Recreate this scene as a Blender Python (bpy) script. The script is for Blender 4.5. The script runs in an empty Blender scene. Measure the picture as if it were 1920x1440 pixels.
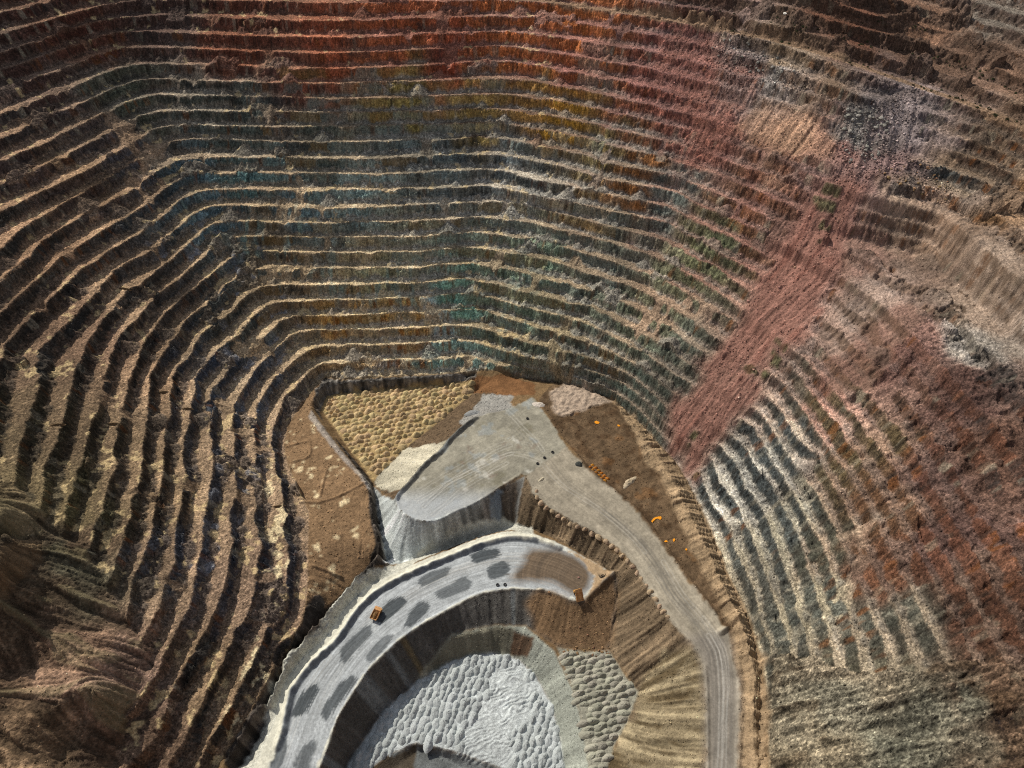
import bpy, bmesh, math, random
import numpy as np

random.seed(7)
RNG = np.random.default_rng(7)
scene = bpy.context.scene
col = scene.collection

# ------------------------------------------------------------------ camera, sky, sun, exposure
CAM_Z = 640.0
PITCH = math.radians(44.0)          # camera looks north (+y), this far below the horizon
FOCAL = 1350.0 / 1920.0             # focal length in picture widths
cam_data = bpy.data.cameras.new("camera")
cam = bpy.data.objects.new("camera", cam_data)
col.objects.link(cam)
cam.location = (0, 0, CAM_Z)
cam.rotation_euler = (math.pi / 2 - PITCH, 0, 0)
cam_data.sensor_width = 36.0
cam_data.lens = FOCAL * 36.0
cam_data.clip_start = 1.0
cam_data.clip_end = 20000.0
scene.camera = cam

SUN_EL = math.radians(43.0)
SUN_H = np.array([-0.69, 0.72])     # horizontal direction towards the sun (behind the far wall, to the left)
SUN_H = SUN_H / np.linalg.norm(SUN_H)
world = bpy.data.worlds.new("World")
scene.world = world
world.use_nodes = True
wn = world.node_tree
bg = wn.nodes["Background"]
sky = wn.nodes.new("ShaderNodeTexSky")
sky.sky_type = 'NISHITA'
sky.sun_disc = False
sky.sun_elevation = SUN_EL
sky.sun_rotation = math.atan2(SUN_H[0], SUN_H[1])
hs = wn.nodes.new("ShaderNodeHueSaturation")     # a hazy, paler sky
hs.inputs['Saturation'].default_value = 0.4
wn.links.new(sky.outputs[0], hs.inputs['Color'])
wn.links.new(hs.outputs[0], bg.inputs[0])
bg.inputs[1].default_value = 0.105
sun_data = bpy.data.lights.new("sun", 'SUN')
sun_data.energy = 4.3
sun_data.angle = math.radians(0.53)
sun_data.color = (1.0, 0.93, 0.82)
sun = bpy.data.objects.new("sun", sun_data)
col.objects.link(sun)
sun.location = (-600, 700, 1500)
from mathutils import Vector
sdir = Vector((-SUN_H[0] * math.cos(SUN_EL), -SUN_H[1] * math.cos(SUN_EL), -math.sin(SUN_EL)))
sun.rotation_euler = sdir.to_track_quat('-Z', 'Y').to_euler()

scene.view_settings.view_transform = 'Standard'
scene.view_settings.look = 'None'
scene.view_settings.gamma = 1.0
scene.view_settings.exposure = 0.0
scene.view_settings.use_curve_mapping = False
scene.cycles.use_denoising = False
scene.cycles.filter_width = 1.1
scene.cycles.max_bounces = 4
scene.cycles.diffuse_bounces = 2

# ------------------------------------------------------------------ survey helpers
SP, CP = math.sin(PITCH), math.cos(PITCH)
F = 1350.0


def ray(u, v):
    """direction of the sight line through a point of the 1920 x 1440 survey photograph"""
    a, b = (u - 960.0) / F, (v - 720.0) / F
    return np.array([a, CP - b * SP, -(SP + b * CP)])


def at(u, v, z):
    d = ray(u, v)
    t = (z - CAM_Z) / d[2]
    return np.array([d[0] * t, d[1] * t, z])


def srgb(c):
    c = np.asarray(c, dtype=np.float64) / 255.0
    return np.where(c <= 0.04045, c / 12.92, ((c + 0.055) / 1.055) ** 2.4)


# ---- noise (float32 grids)
def _hash(ix, iy, seed):
    h = (ix.astype(np.uint32) * np.uint32(374761393) + iy.astype(np.uint32) * np.uint32(668265263)
         + np.uint32((seed * 974711 + 1013) & 0xffffffff))
    h = (h ^ (h >> np.uint32(13))) * np.uint32(1274126177)
    h = h ^ (h >> np.uint32(16))
    return (h & np.uint32(0xffff)).astype(np.float32) * np.float32(2.0 / 65535.0) - np.float32(1.0)


def vnoise(x, y, seed):
    xf, yf = np.floor(x), np.floor(y)
    ix, iy = xf.astype(np.int32), yf.astype(np.int32)
    tx, ty = (x - xf).astype(np.float32), (y - yf).astype(np.float32)
    tx = tx * tx * (3 - 2 * tx)
    ty = ty * ty * (3 - 2 * ty)
    a, b = _hash(ix, iy, seed), _hash(ix + 1, iy, seed)
    c, d = _hash(ix, iy + 1, seed), _hash(ix + 1, iy + 1, seed)
    return (a + (b - a) * tx) * (1 - ty) + (c + (d - c) * tx) * ty


def _hash3(ix, iy, iz, seed):
    return _hash(ix + iz * np.int32(7919), iy - iz * np.int32(104729 % 65521), seed + 3)


def vnoise3(x, y, z, seed):
    xf, yf, zf = np.floor(x), np.floor(y), np.floor(z)
    ix, iy, iz = xf.astype(np.int32), yf.astype(np.int32), zf.astype(np.int32)
    tx, ty, tz = (x - xf).astype(np.float32), (y - yf).astype(np.float32), (z - zf).astype(np.float32)
    tx, ty, tz = tx * tx * (3 - 2 * tx), ty * ty * (3 - 2 * ty), tz * tz * (3 - 2 * tz)
    out = 0
    for dz in (0, 1):
        a, b = _hash3(ix, iy, iz + dz, seed), _hash3(ix + 1, iy, iz + dz, seed)
        c, d = _hash3(ix, iy + 1, iz + dz, seed), _hash3(ix + 1, iy + 1, iz + dz, seed)
        w = tz if dz else 1 - tz
        out = out + w * ((a + (b - a) * tx) * (1 - ty) + (c + (d - c) * tx) * ty)
    return out


ROT = [(math.cos(a), math.sin(a)) for a in (0.3, 1.1, 2.3, 0.8, 1.9, 2.8, 0.1)]


def fbm(x, y, scale, seed, octaves=3, gain=0.5):
    out, amp, tot, f = 0.0, 1.0, 0.0, 1.0 / scale
    for o in range(octaves):
        c, s = ROT[(o + seed) % 7]
        out = out + amp * vnoise((x * c - y * s) * f + 17.3 * o, (x * s + y * c) * f - 9.1 * o, seed * 31 + o)
        tot += amp
        amp *= gain
        f *= 2.03
    return out / tot * 1.6


def smooth(a, lo, hi):
    t = np.clip((a - lo) / (hi - lo), 0, 1)
    return t * t * (3 - 2 * t)


def box_blur(a, r):
    for axis in (0, 1):
        p = np.concatenate([np.repeat(np.take(a, [0], axis), r + 1, axis), a, np.repeat(np.take(a, [-1], axis), r, axis)], axis)
        c = np.cumsum(p, axis=axis, dtype=np.float64)
        n = a.shape[axis]
        hi = np.take(c, np.arange(2 * r + 1, 2 * r + 1 + n), axis)
        lo = np.take(c, np.arange(0, n), axis)
        a = ((hi - lo) / (2 * r + 1)).astype(np.float32)
    return a


# ------------------------------------------------------------------ survey of the pit: one line along each bench (level, points)
BH = 14.0        # bench height in metres
BENCH = {
 1: [(360,1440),(400,1353),(427,1293),(467,1227),(493,1173),(520,1107),(527,1043),(519,960),(510,880),(500,820),(503,780),(520,747),(567,700),(600,680),(640,675),(733,672),(837,665),(890,665),(940,677),(1007,693),(1060,706),(1100,718),(1145,730),(1182,755),(1212,778),(1260,830),(1310,872),(1335,932),(1352,952),(1365,975),(1400,1060),(1432,1162),(1452,1230),(1472,1440)],
 2: [(293,1440),(310,1417),(333,1377),(363,1310),(383,1267),(410,1220),(420,1177),(447,1143),(450,1110),(463,1060),(473,993),(468,960),(470,830),(463,780),(480,747),(510,703),(547,660),(587,643),(640,643),(750,643),(857,635),(893,640),(957,660),(1023,677),(1100,692),(1167,717),(1205,747),(1220,765),(1280,822),(1332,857),(1360,902),(1385,940),(1400,975),(1435,1055),(1472,1162),(1488,1230),(1512,1440)],
 3: [(235,1420),(280,1357),(293,1323),(323,1277),(353,1220),(377,1167),(403,1093),(417,1027),(423,960),(427,897),(430,833),(420,800),(423,763),(437,727),(467,693),(520,647),(550,617),(590,616),(640,615),(833,608),(867,605),(907,612),(973,629),(1040,652),(1100,667),(1150,687),(1195,712),(1245,755),(1310,805),(1352,828),(1388,877),(1400,910),(1420,935),(1440,955),(1460,1000),(1475,1045),(1495,1110),(1512,1162),(1528,1230),(1556,1440)],
 4: [(262,1293),(283,1243),(310,1200),(343,1110),(363,1027),(370,960),(380,880),(377,813),(381,770),(390,727),(410,700),(450,660),(513,603),(540,590),(640,590),(837,578),(880,575),(940,585),(1007,607),(1100,634),(1182,675),(1220,702),(1265,732),(1322,775),(1360,805),(1395,832),(1415,865),(1435,892),(1450,917),(1472,952),(1487,975),(1500,1005),(1525,1080),(1550,1150),(1572,1222),(1610,1440)],
 5: [(267,1187),(283,1127),(300,1093),(313,1060),(323,960),(337,847),(350,763),(360,713),(377,680),(400,647),(443,610),(483,570),(513,560),(640,560),(707,558),(837,550),(880,550),(940,563),(1007,580),(1100,602),(1175,640),(1220,668),(1270,700),(1317,732),(1367,770),(1412,795),(1440,842),(1470,890),(1497,932),(1522,975),(1550,1025),(1577,1095),(1600,1160),(1622,1222),(1664,1440)],
 6: [(233,1107),(247,1070),(267,1017),(283,960),(300,863),(307,780),(313,713),(333,680),(370,623),(423,583),(463,543),(500,530),(640,530),(773,528),(873,522),(940,532),(1007,550),(1100,571),(1125,583),(1185,607),(1225,635),(1275,668),(1315,697),(1370,735),(1432,777),(1462,825),(1480,850),(1515,897),(1545,935),(1565,975),(1592,1040),(1643,1160),(1670,1222),(1722,1440)],
 7: [(200,1093),(217,1033),(230,960),(247,880),(267,780),(273,720),(287,680),(320,623),(363,580),(427,520),(457,502),(500,498),(640,500),(773,497),(877,490),(940,500),(1023,518),(1100,540),(1175,563),(1212,580),(1250,605),(1280,627),(1320,655),(1377,692),(1450,740),(1485,795),(1505,820),(1535,855),(1565,902),(1605,975),(1642,1060),(1690,1160),(1720,1225),(1784,1440)],
 8: [(150,1000),(170,960),(197,880),(207,813),(223,753),(237,697),(247,657),(277,623),(300,590),(347,550),(433,482),(470,469),(530,467),(640,470),(773,467),(880,461),(940,468),(1040,488),(1100,507),(1150,521),(1217,545),(1250,564),(1290,592),(1335,625),(1397,660),(1463,710),(1497,752),(1520,784),(1562,850),(1602,900),(1648,975),(1692,1060),(1740,1160),(1776,1230),(1846,1440)],
 9: [(80,1000),(113,960),(123,897),(150,830),(167,763),(180,713),(197,660),(227,613),(267,573),(320,530),(377,480),(398,455),(420,441),(500,440),(640,443),(707,440),(780,440),(887,433),(973,442),(1040,455),(1100,472),(1140,482),(1215,507),(1277,539),(1315,560),(1400,618),(1500,702),(1520,732),(1550,770),(1587,812),(1635,890),(1690,975),(1742,1065),(1796,1162),(1840,1250),(1915,1440)],
 10: [(63,960),(73,897),(90,830),(110,763),(123,707),(140,650),(187,590),(230,543),(287,507),(320,483),(360,443),(396,414),(420,411),(500,413),(617,417),(640,415),(773,410),(880,405),(973,408),(1057,428),(1140,451),(1215,473),(1290,510),(1352,550),(1420,600),(1490,655),(1540,700),(1575,740),(1605,775),(1630,802),(1662,845),(1690,882),(1738,975),(1790,1065),(1856,1170),(1900,1260)],
 11: [(13,900),(20,847),(27,780),(37,723),(53,663),(90,613),(143,570),(207,507),(250,480),(310,437),(363,397),(410,380),(500,383),(640,387),(773,381),(940,376),(1007,388),(1107,412),(1140,421),(1227,440),(1290,464),(1365,512),(1402,535),(1480,590),(1560,655),(1620,715),(1680,790),(1740,880),(1790,975),(1845,1060),(1920,1170)],
 12: [(-52,860),(-45,800),(-30,720),(0,640),(27,613),(67,573),(133,513),(183,480),(213,460),(260,430),(290,407),(323,383),(350,357),(375,350),(500,350),(640,353),(807,350),(917,347),(973,360),(1040,373),(1140,392),(1250,414),(1275,432),(1340,472),(1435,512),(1520,565),(1590,620),(1660,690),(1730,770),(1800,860),(1860,960),(1920,1060)],
 13: [(-95,850),(-70,710),(0,573),(60,523),(107,480),(160,443),(253,390),(307,350),(345,330),(410,325),(500,322),(640,323),(750,322),(840,317),(940,316),(1007,330),(1075,346),(1140,362),(1250,385),(1282,403),(1352,433),(1467,482),(1550,530),(1620,580),(1700,660),(1780,750),(1860,850),(1920,940)],
 14: [(-140,840),(-112,690),(-50,575),(0,513),(43,480),(60,458),(133,410),(187,383),(233,353),(310,300),(335,289),(433,289),(500,292),(640,295),(773,290),(907,285),(1007,300),(1075,316),(1140,332),(1265,354),(1295,372),(1340,392),(1402,420),(1467,455),(1560,505),(1640,560),(1730,640),(1820,740),(1920,860)],
 15: [(0,457),(33,425),(117,377),(160,353),(233,310),(260,293),(305,264),(347,258),(433,260),(533,263),(640,263),(783,258),(823,260),(927,252),(1000,268),(1090,286),(1140,302),(1202,315),(1300,343),(1390,380),(1480,420),(1600,450),(1715,480),(1785,530),(1835,572),(1902,640)],
 16: [(0,387),(140,327),(207,293),(257,257),(285,240),(333,232),(500,237),(640,233),(807,231),(923,228),(990,237),(1107,258),(1140,270),(1215,287),(1315,310),(1345,324),(1415,352),(1487,382),(1600,420),(1740,452),(1820,520),(1920,610)],
 17: [(0,337),(110,290),(213,237),(260,215),(300,206),(420,206),(533,209),(640,210),(707,208),(807,207),(847,203),(940,201),(987,208),(1073,222),(1140,237),(1222,254),(1300,275),(1352,292),(1415,314),(1522,360),(1620,392),(1750,425),(1830,495),(1920,565)],
 18: [(0,297),(107,253),(183,213),(215,195),(267,177),(333,175),(533,180),(640,183),(790,180),(890,173),(973,177),(1023,183),(1140,207),(1222,224),(1315,247),(1370,267),(1427,287),(1532,332),(1640,368),(1765,398),(1840,462),(1920,525)],
 19: [(0,250),(133,197),(187,173),(267,147),(367,147),(533,155),(640,153),(773,150),(873,147),(953,143),(1023,153),(1140,177),(1240,200),(1392,240),(1465,264),(1540,295),(1640,320),(1740,342),(1827,369),(1877,395),(1920,420)],
 20: [(0,207),(83,180),(167,147),(233,119),(400,119),(533,125),(640,127),(783,119),(857,114),(957,113),(1107,137),(1190,150),(1280,170),(1360,190),(1440,215),(1515,245),(1577,267),(1650,281),(1715,290),(1777,308),(1840,330),(1890,352),(1920,368)],
 21: [(0,167),(133,113),(200,91),(243,84),(333,88),(500,93),(640,97),(790,91),(933,83),(957,84),(1057,100),(1123,112),(1273,137),(1400,172),(1510,204),(1585,230),(1650,248),(1715,262),(1840,298),(1920,333)],
 22: [(0,130),(90,100),(177,70),(213,61),(260,56),(367,60),(500,66),(640,67),(783,62),(940,57),(990,60),(1100,72),(1200,90),(1300,110),(1400,140),(1500,170),(1600,205),(1722,234),(1840,267),(1920,301)],
 23: [(0,97),(100,65),(200,35),(300,27),(433,30),(640,35),(780,32),(900,29),(1000,30),(1100,43),(1200,60),(1300,75),(1400,102),(1500,136),(1600,172),(1727,203),(1840,235),(1920,270)],
 24: [(0,62),(157,17),(233,0),(400,-4),(640,1),(900,-3),(1020,2),(1110,15),(1220,30),(1280,38),(1390,60),(1440,72),(1560,106),(1650,137),(1730,165),(1830,200),(1920,238)],
 25: [(0,20),(50,5),(150,-18),(400,-38),(640,-32),(1000,-28),(1200,0),(1350,29),(1460,49),(1565,73),(1652,96),(1715,115),(1765,130),(1840,152),(1902,178),(1960,200)],
 26: [(0,-15),(300,-68),(640,-68),(1000,-60),(1200,-35),(1400,-2),(1500,14),(1600,44),(1700,70),(1802,95),(1920,138),(1960,155)],
 27: [(1200,-66),(1400,-32),(1530,-6),(1600,18),(1700,42),(1780,60),(1860,78),(1920,100)],
 28: [(1200,-100),(1400,-66),(1550,-38),(1650,-12),(1715,6),(1777,24),(1850,40),(1920,58)],
 30: [(0,-150),(400,-190),(1000,-180),(1400,-140),(1700,-80),(1920,-10)],
}
# breaklines of the pit floor, the dumps and the roads: points (u, v, height)
BREAK = [
 # brown floor on the left: foot of the wall, then its outer edge
 [(893,697,0),(837,700,0),(723,703,0),(640,708,0),(610,700,0),(587,730,0),(567,757,0),(540,797,0),(533,833,0),(540,870,0),(560,913,0),(580,960,0),(578,1060,0),(578,1110,0),(565,1170,0),(538,1225,0),(515,1255,0),(480,1310,0),(445,1362,0),(400,1440,0)],
 [(893,701,0),(837,706,0),(723,711,0),(640,718,0),(612,716,0),(594,738,0),(583,768,0),(610,812,0),(640,848,0),(675,888,0),(695,915,0),(700,960,0),(714,1020,0),(702,1046,0),(660,1090,0),(620,1138,0),(578,1185,0),(526,1262,0),(500,1310,0),(462,1362,0),(417,1440,0)],
 # sand-coloured dumping field
 [(893,712,-13),(837,722,-13),(723,730,-14),(640,737,-14),(612,745,-14),(602,768,-14),(625,800,-14),(652,838,-14),(682,878,-15),(699,905,-16),(704,945,-20),(712,1000,-26),(724,1046,-28)],
 [(900,728,-12),(850,768,-13),(815,798,-14),(770,832,-14),(715,885,-15),(701,903,-16)],
 # pale pad and its edges
 [(1000,745,6),(955,768,8),(892,785,8),(866,805,8),(845,825,8),(825,850,8),(805,865,8),(790,880,8),(770,905,8),(750,925,8),(742,936,8),(748,955,8),(770,970,8),(800,978,8),(830,972,8),(855,958,8),(880,948,8),(920,925,8),(950,905,8),(975,889,8),(988,893,8)],
 [(1010,790,8),(950,830,8),(870,880,8),(800,930,8),(1000,850,8)],
 [(724,1046,-28),(760,1053,-28),(820,1033,-28),(880,1013,-28),(930,996,-26),(965,985,-22)],
 # haul road, left edge (top of the long brown slope) and right edge
 [(988,893,8),(1000,925,7),(1030,952,5),(1065,972,4),(1110,995,2),(1160,1027,1),(1190,1062,0),(1217,1108,-1),(1247,1150,-2),(1270,1180,-3),(1300,1205,-3),(1316,1240,-4),(1322,1290,-5),(1325,1440,-6),(1325,1500,-6)],
 [(1040,800,8),(1062,838,8),(1100,880,7),(1150,920,5),(1190,955,4),(1240,1020,2),(1290,1090,0),(1340,1150,-2),(1366,1185,-3),(1377,1250,-4),(1386,1290,-5),(1382,1440,-6),(1382,1500,-6)],
 # foot of the brown slope
 [(965,985,-20),(1000,990,-18),(1040,1003,-17),(1085,1032,-16),(1130,1058,-15),(1157,1076,-15)],
 # ring road: foot outside, outer edge, inner edge
 [(448,1440,-21),(503,1340,-21),(543,1242,-21),(598,1182,-21),(637,1128,-22),(680,1084,-24),(722,1056,-27)],
 [(470,1440,-13),(512,1360,-13),(527,1290,-13),(562,1240,-13),(612,1195,-13),(652,1135,-13),(692,1098,-13),(740,1073,-13),(800,1048,-13),(850,1028,-13),(900,1008,-13),(950,996,-13),(1000,1001,-13),(1055,1022,-13),(1110,1052,-13),(1150,1076,-13)],
 [(600,1440,-14),(617,1397,-14),(627,1360,-14),(640,1333,-14),(690,1257,-14),(750,1200,-14),(800,1167,-14),(873,1127,-14),(907,1113,-14),(960,1105,-14),(1017,1108,-14),(1035,1113,-14),(1075,1128,-14),(1097,1126,-14),(1150,1076,-13)],
 # dumping cone's border with the brown slope
 [(1157,1083,-16),(1157,1130,-22),(1151,1170,-27),(1141,1217,-32)],
 # ledge round the basin
 [(760,1245,-32),(847,1188,-31),(927,1170,-31),(985,1172,-31),(1045,1212,-31),(1100,1222,-32),(1141,1219,-32),(1173,1268,-32),(1198,1298,-32),(1174,1357,-32),(1151,1397,-32),(1138,1440,-32),(1120,1500,-32)],
 [(847,1195,-32),(927,1180,-32),(970,1182,-32),(1000,1195,-32),(1040,1225,-32),(1060,1253,-32),(1074,1293,-32),(1088,1343,-32),(1101,1393,-32),(1104,1440,-32),(1104,1500,-32)],
 # foot of the ring slope = edge of the basin
 [(650,1440,-50),(667,1410,-50),(717,1337,-50),(780,1280,-50),(840,1243,-50),(880,1230,-50),(923,1223,-50),(973,1237,-50),(1007,1270,-50),(1033,1320,-50),(1050,1383,-50),(1058,1440,-50),(1058,1500,-50)],
 [(667,1450,-50),(735,1412,-50),(780,1393,-50),(853,1410,-50),(940,1440,-50),(985,1500,-50)],
 [(690,1470,-54),(770,1420,-56),(790,1408,-56),(850,1428,-58),(910,1470,-59)],
 [(900,1300,-50),(950,1350,-50),(850,1350,-50)],
 # brown ground east of the pad, pale ridge, gap at the foot of the right wall
 [(960,705,0),(1040,716,1),(1100,732,2),(1150,750,2),(1200,795,2),(1235,835,1),(1268,868,1),(1292,912,0),(1330,990,-1),(1362,1075,-2),(1404,1165,-3),(1426,1250,-4),(1426,1340,-5),(1424,1440,-6)],
 [(1040,735,9),(1090,735,9),(1150,765,9),(1200,815,10),(1250,880,10),(1285,950,10),(1315,1010,10),(1350,1085,9),(1385,1160,8),(1408,1230,5),(1415,1300,1),(1415,1440,-3)],
 [(1060,780,8),(1120,800,7),(1180,860,5),(1225,920,4),(1262,985,3),(1300,1050,2),(1335,1115,1),(1362,1160,0)],
 [(1120,840,7),(1180,920,5),(1230,985,3),(1280,1060,1)],
 # old dumps, bottom left
 [(160,1010,112),(205,1100,92),(262,1190,70),(288,1246,57),(262,1300,55),(236,1385,45),(212,1440,40)],
 [(0,1045,128),(55,1008,126),(74,1012,125),(76,1045,124),(0,1125,128)],
 [(80,1120,110),(140,1170,96),(205,1235,80),(240,1290,61)],
 [(0,1215,106),(90,1200,101),(170,1180,90)],
 [(0,1262,96),(80,1250,92),(160,1235,88),(200,1232,81)],
 [(0,1372,92),(100,1320,90),(165,1288,88),(178,1300,84)],
 [(0,1440,84),(60,1440,82),(140,1440,68)],
 [(178,1300,82),(150,1350,72),(120,1400,68),(100,1460,66)],
]


def extended(pts, amount=170):
    """carry a bench line on past the survey's edge"""
    pts = [tuple(map(float, p)) for p in pts]
    for end in (0, -1):
        a, b = (pts[0], pts[1]) if end == 0 else (pts[-1], pts[-2])
        if a[0] < 25 or a[0] > 1890 or a[1] > 1425:
            d = np.array(a) - np.array(b)
            d = d / np.linalg.norm(d) * amount
            q = (a[0] + d[0], a[1] + d[1])
            pts = [q] + pts if end == 0 else pts + [q]
    return pts


def spline(P, step=1.0):
    P = np.asarray(P, dtype=np.float64)
    out = []
    for i in range(len(P) - 1):
        p0, p1, p2, p3 = P[max(i - 1, 0)], P[i], P[i + 1], P[min(i + 2, len(P) - 1)]
        n = max(2, int(np.linalg.norm(p2 - p1) / step))
        t = np.linspace(0, 1, n, endpoint=False)[:, None]
        m1, m2 = (p2 - p0) * 0.35, (p3 - p1) * 0.35
        out.append((2 * t**3 - 3 * t**2 + 1) * p1 + (t**3 - 2 * t**2 + t) * m1 + (-2 * t**3 + 3 * t**2) * p2 + (t**3 - t**2) * m2)
    return np.concatenate(out + [P[-1:]])


def level_z(lev, u):
    """height of a bench: on the far right the upper benches are lower and wider"""
    if lev <= 19:
        return lev * BH
    c = min(max((u - 1480) / 300.0, 0), 1)
    c = c * c * (3 - 2 * c)
    return 19 * BH + (lev - 19) * (BH - 3.6 * c)


samples, levels = [], []
for lev, pts in BENCH.items():
    q = spline([at(u, v, level_z(lev, u)) for u, v in extended(pts)])
    samples.append(q)
    levels.append(np.full(len(q), float(lev)))
for pts in BREAK:
    q = spline([at(u, v, z) for u, v, z in pts])
    samples.append(q)
    levels.append(q[:, 2] / BH)
S = np.concatenate(samples)
LV = np.concatenate(levels)

# ------------------------------------------------------------------ smooth pit shape: relax a surface between the surveyed lines
X0, X1, Y0, Y1 = -720, 720, 130, 1150


def relax(cell, init, iters, value):
    nx, ny = int((X1 - X0) / cell) + 1, int((Y1 - Y0) / cell) + 1
    ix = np.rint((S[:, 0] - X0) / cell).astype(int)
    iy = np.rint((S[:, 1] - Y0) / cell).astype(int)
    ok = (ix >= 0) & (ix < nx) & (iy >= 0) & (iy < ny)
    flat = iy[ok] * nx + ix[ok]
    cnt = np.bincount(flat, minlength=nx * ny)
    val = np.bincount(flat, weights=value[ok], minlength=nx * ny)
    fixed = (cnt > 0).reshape(ny, nx)
    val = (val / np.maximum(cnt, 1)).reshape(ny, nx).astype(np.float32)
    if init is None:
        h = np.full((ny, nx), float(np.mean(value)), np.float32)
    else:
        gy = np.linspace(0, init.shape[0] - 1, ny)
        gx = np.linspace(0, init.shape[1] - 1, nx)
        h = bilinear(init, gx[None, :] + 0 * gy[:, None], gy[:, None] + 0 * gx[None, :]).astype(np.float32)
    h[fixed] = val[fixed]
    for _ in range(iters):
        p = np.pad(h, 1, mode='edge')
        n = 0.25 * (p[:-2, 1:-1] + p[2:, 1:-1] + p[1:-1, :-2] + p[1:-1, 2:])
        h = np.where(fixed, val, n)
    return h


def bilinear(a, gx, gy):
    gx = np.clip(gx, 0, a.shape[1] - 1.001)
    gy = np.clip(gy, 0, a.shape[0] - 1.001)
    x0, y0 = gx.astype(np.int32), gy.astype(np.int32)
    tx, ty = gx - x0, gy - y0
    return (a[y0, x0] * (1 - tx) + a[y0, x0 + 1] * tx) * (1 - ty) + (a[y0 + 1, x0] * (1 - tx) + a[y0 + 1, x0 + 1] * tx) * ty


h = hb = None
for cell, it in ((40, 400), (20, 200), (10, 150), (5, 120), (2.5, 100)):
    h = relax(cell, h, it, S[:, 2])
    hb = relax(cell, hb, it, LV)
CELL = 0.9
nx, ny = int((X1 - X0) / CELL) + 1, int((Y1 - Y0) / CELL) + 1
gx = np.arange(nx, dtype=np.float32)
gy = np.arange(ny, dtype=np.float32)
GX, GY = np.meshgrid(gx, gy)
H = bilinear(h, GX * CELL / 2.5, GY * CELL / 2.5).astype(np.float32)
H = box_blur(H, 1)
B = box_blur(bilinear(hb, GX * CELL / 2.5, GY * CELL / 2.5).astype(np.float32), 1)
PX, PY = GX * CELL + X0, GY * CELL + Y0


def sample(a, x, y):
    return bilinear(a, (np.asarray(x, dtype=np.float64) - X0) / CELL, (np.asarray(y, dtype=np.float64) - Y0) / CELL)


TT = np.arange(420.0, 1700.0, 1.5)


def ground(u, v, field=None):
    """where the sight line through (u, v) meets the ground"""
    f = H if field is None else field
    d = ray(u, v)
    px, py, pz = d[0] * TT, d[1] * TT, CAM_Z + d[2] * TT
    hz = sample(f, px, py)
    below = np.nonzero(pz < hz)[0]
    i = below[0] if len(below) else len(TT) - 1
    i = max(i, 1)
    a, b = pz[i - 1] - hz[i - 1], hz[i] - pz[i]
    w = a / (a + b) if a + b > 1e-6 else 0.5
    t = TT[i - 1] + w * (TT[i] - TT[i - 1])
    x, y = d[0] * t, d[1] * t
    return np.array([x, y, float(sample(f, x, y))])


def inside(poly, wob=3.0, seed=50):
    """mask of a surveyed outline on the ground, its edge roughened"""
    W = np.array([ground(u, v)[:2] for u, v in poly])
    m = np.zeros(H.shape, bool)
    bx0, by0 = np.floor((W.min(0) - 12 - np.array([X0, Y0])) / CELL).astype(int)
    bx1, by1 = np.ceil((W.max(0) + 12 - np.array([X0, Y0])) / CELL).astype(int)
    bx0, by0, bx1, by1 = max(bx0, 0), max(by0, 0), min(bx1, nx), min(by1, ny)
    if bx1 <= bx0 or by1 <= by0:
        return m
    sx, sy = PX[by0:by1, bx0:bx1], PY[by0:by1, bx0:bx1]
    ws = 9.0 if wob > 2 else 4.0
    qx = sx + wob * fbm(sx, sy, ws, seed, 3)
    qy = sy + wob * fbm(sx, sy, ws, seed + 1, 3)
    r = np.zeros(sx.shape, bool)
    n = len(W)
    for i in range(n):
        (ax, ay), (cx, cy) = W[i], W[(i + 1) % n]
        if ay == cy:
            continue
        cond = ((ay > qy) != (cy > qy)) & (qx < (cx - ax) * (qy - ay) / (cy - ay) + ax)
        r ^= cond
    m[by0:by1, bx0:bx1] = r
    return m


def soft(mask, r):
    return box_blur(mask.astype(np.float32), r)


# ------------------------------------------------------------------ ground zones (outlines surveyed on the ground)
ZONE_SLIDE = inside([(1600,325),(1640,330),(1605,400),(1568,520),(1518,620),(1450,715),(1385,785),(1312,868),(1300,925),(1278,880),(1240,800),(1290,735),(1350,645),(1400,570),(1448,490),(1484,410),(1535,355)], 11, 51)
ZONE_CHUTE = inside([(1572,205),(1650,190),(1722,160),(1722,260),(1690,325),(1640,352),(1560,345),(1560,270)], 6, 53)
ZONE_GRADED = inside([(1620,370),(1760,372),(1880,440),(2000,540),(2000,760),(1850,635),(1770,575),(1690,640),(1625,740),(1560,720),(1530,640),(1572,520)], 6, 55)
ZONE_TAN = inside([(1420,195),(1500,215),(1575,262),(1550,305),(1470,290),(1375,245)], 3, 57)
ZONE_REDSLUMP = inside([(1230,60),(1330,70),(1430,125),(1420,190),(1380,250),(1310,330),(1255,350),(1290,230),(1230,150)], 8, 59)
ZONE_LOWRIGHT = inside([(1448,1215),(1560,1255),(1700,1262),(1800,1240),(1960,1275),(2080,1330),(2080,1600),(1440,1600)], 5, 61)
ZONE_OLDDUMP = inside([(-180,880),(30,900),(90,985),(150,1010),(205,1105),(262,1190),(286,1246),(258,1300),(232,1385),(208,1440),(180,1600),(-200,1600)], 4, 63)
ZONE_PLATFORM = inside([(-60,1045),(0,1030),(55,1005),(76,1012),(78,1045),(0,1128),(-60,1160)], 1.5, 65)
FLOOR_LEFT = inside([(596,722),(567,757),(540,797),(533,833),(540,870),(560,913),(580,960),(578,1060),(578,1110),(565,1172),(540,1228),(526,1262),(578,1185),(620,1138),(660,1090),(702,1046),(714,1020),(700,960),(695,915),(675,888),(640,848),(610,812),(583,768),(602,728)], 1.0, 67)
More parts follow.
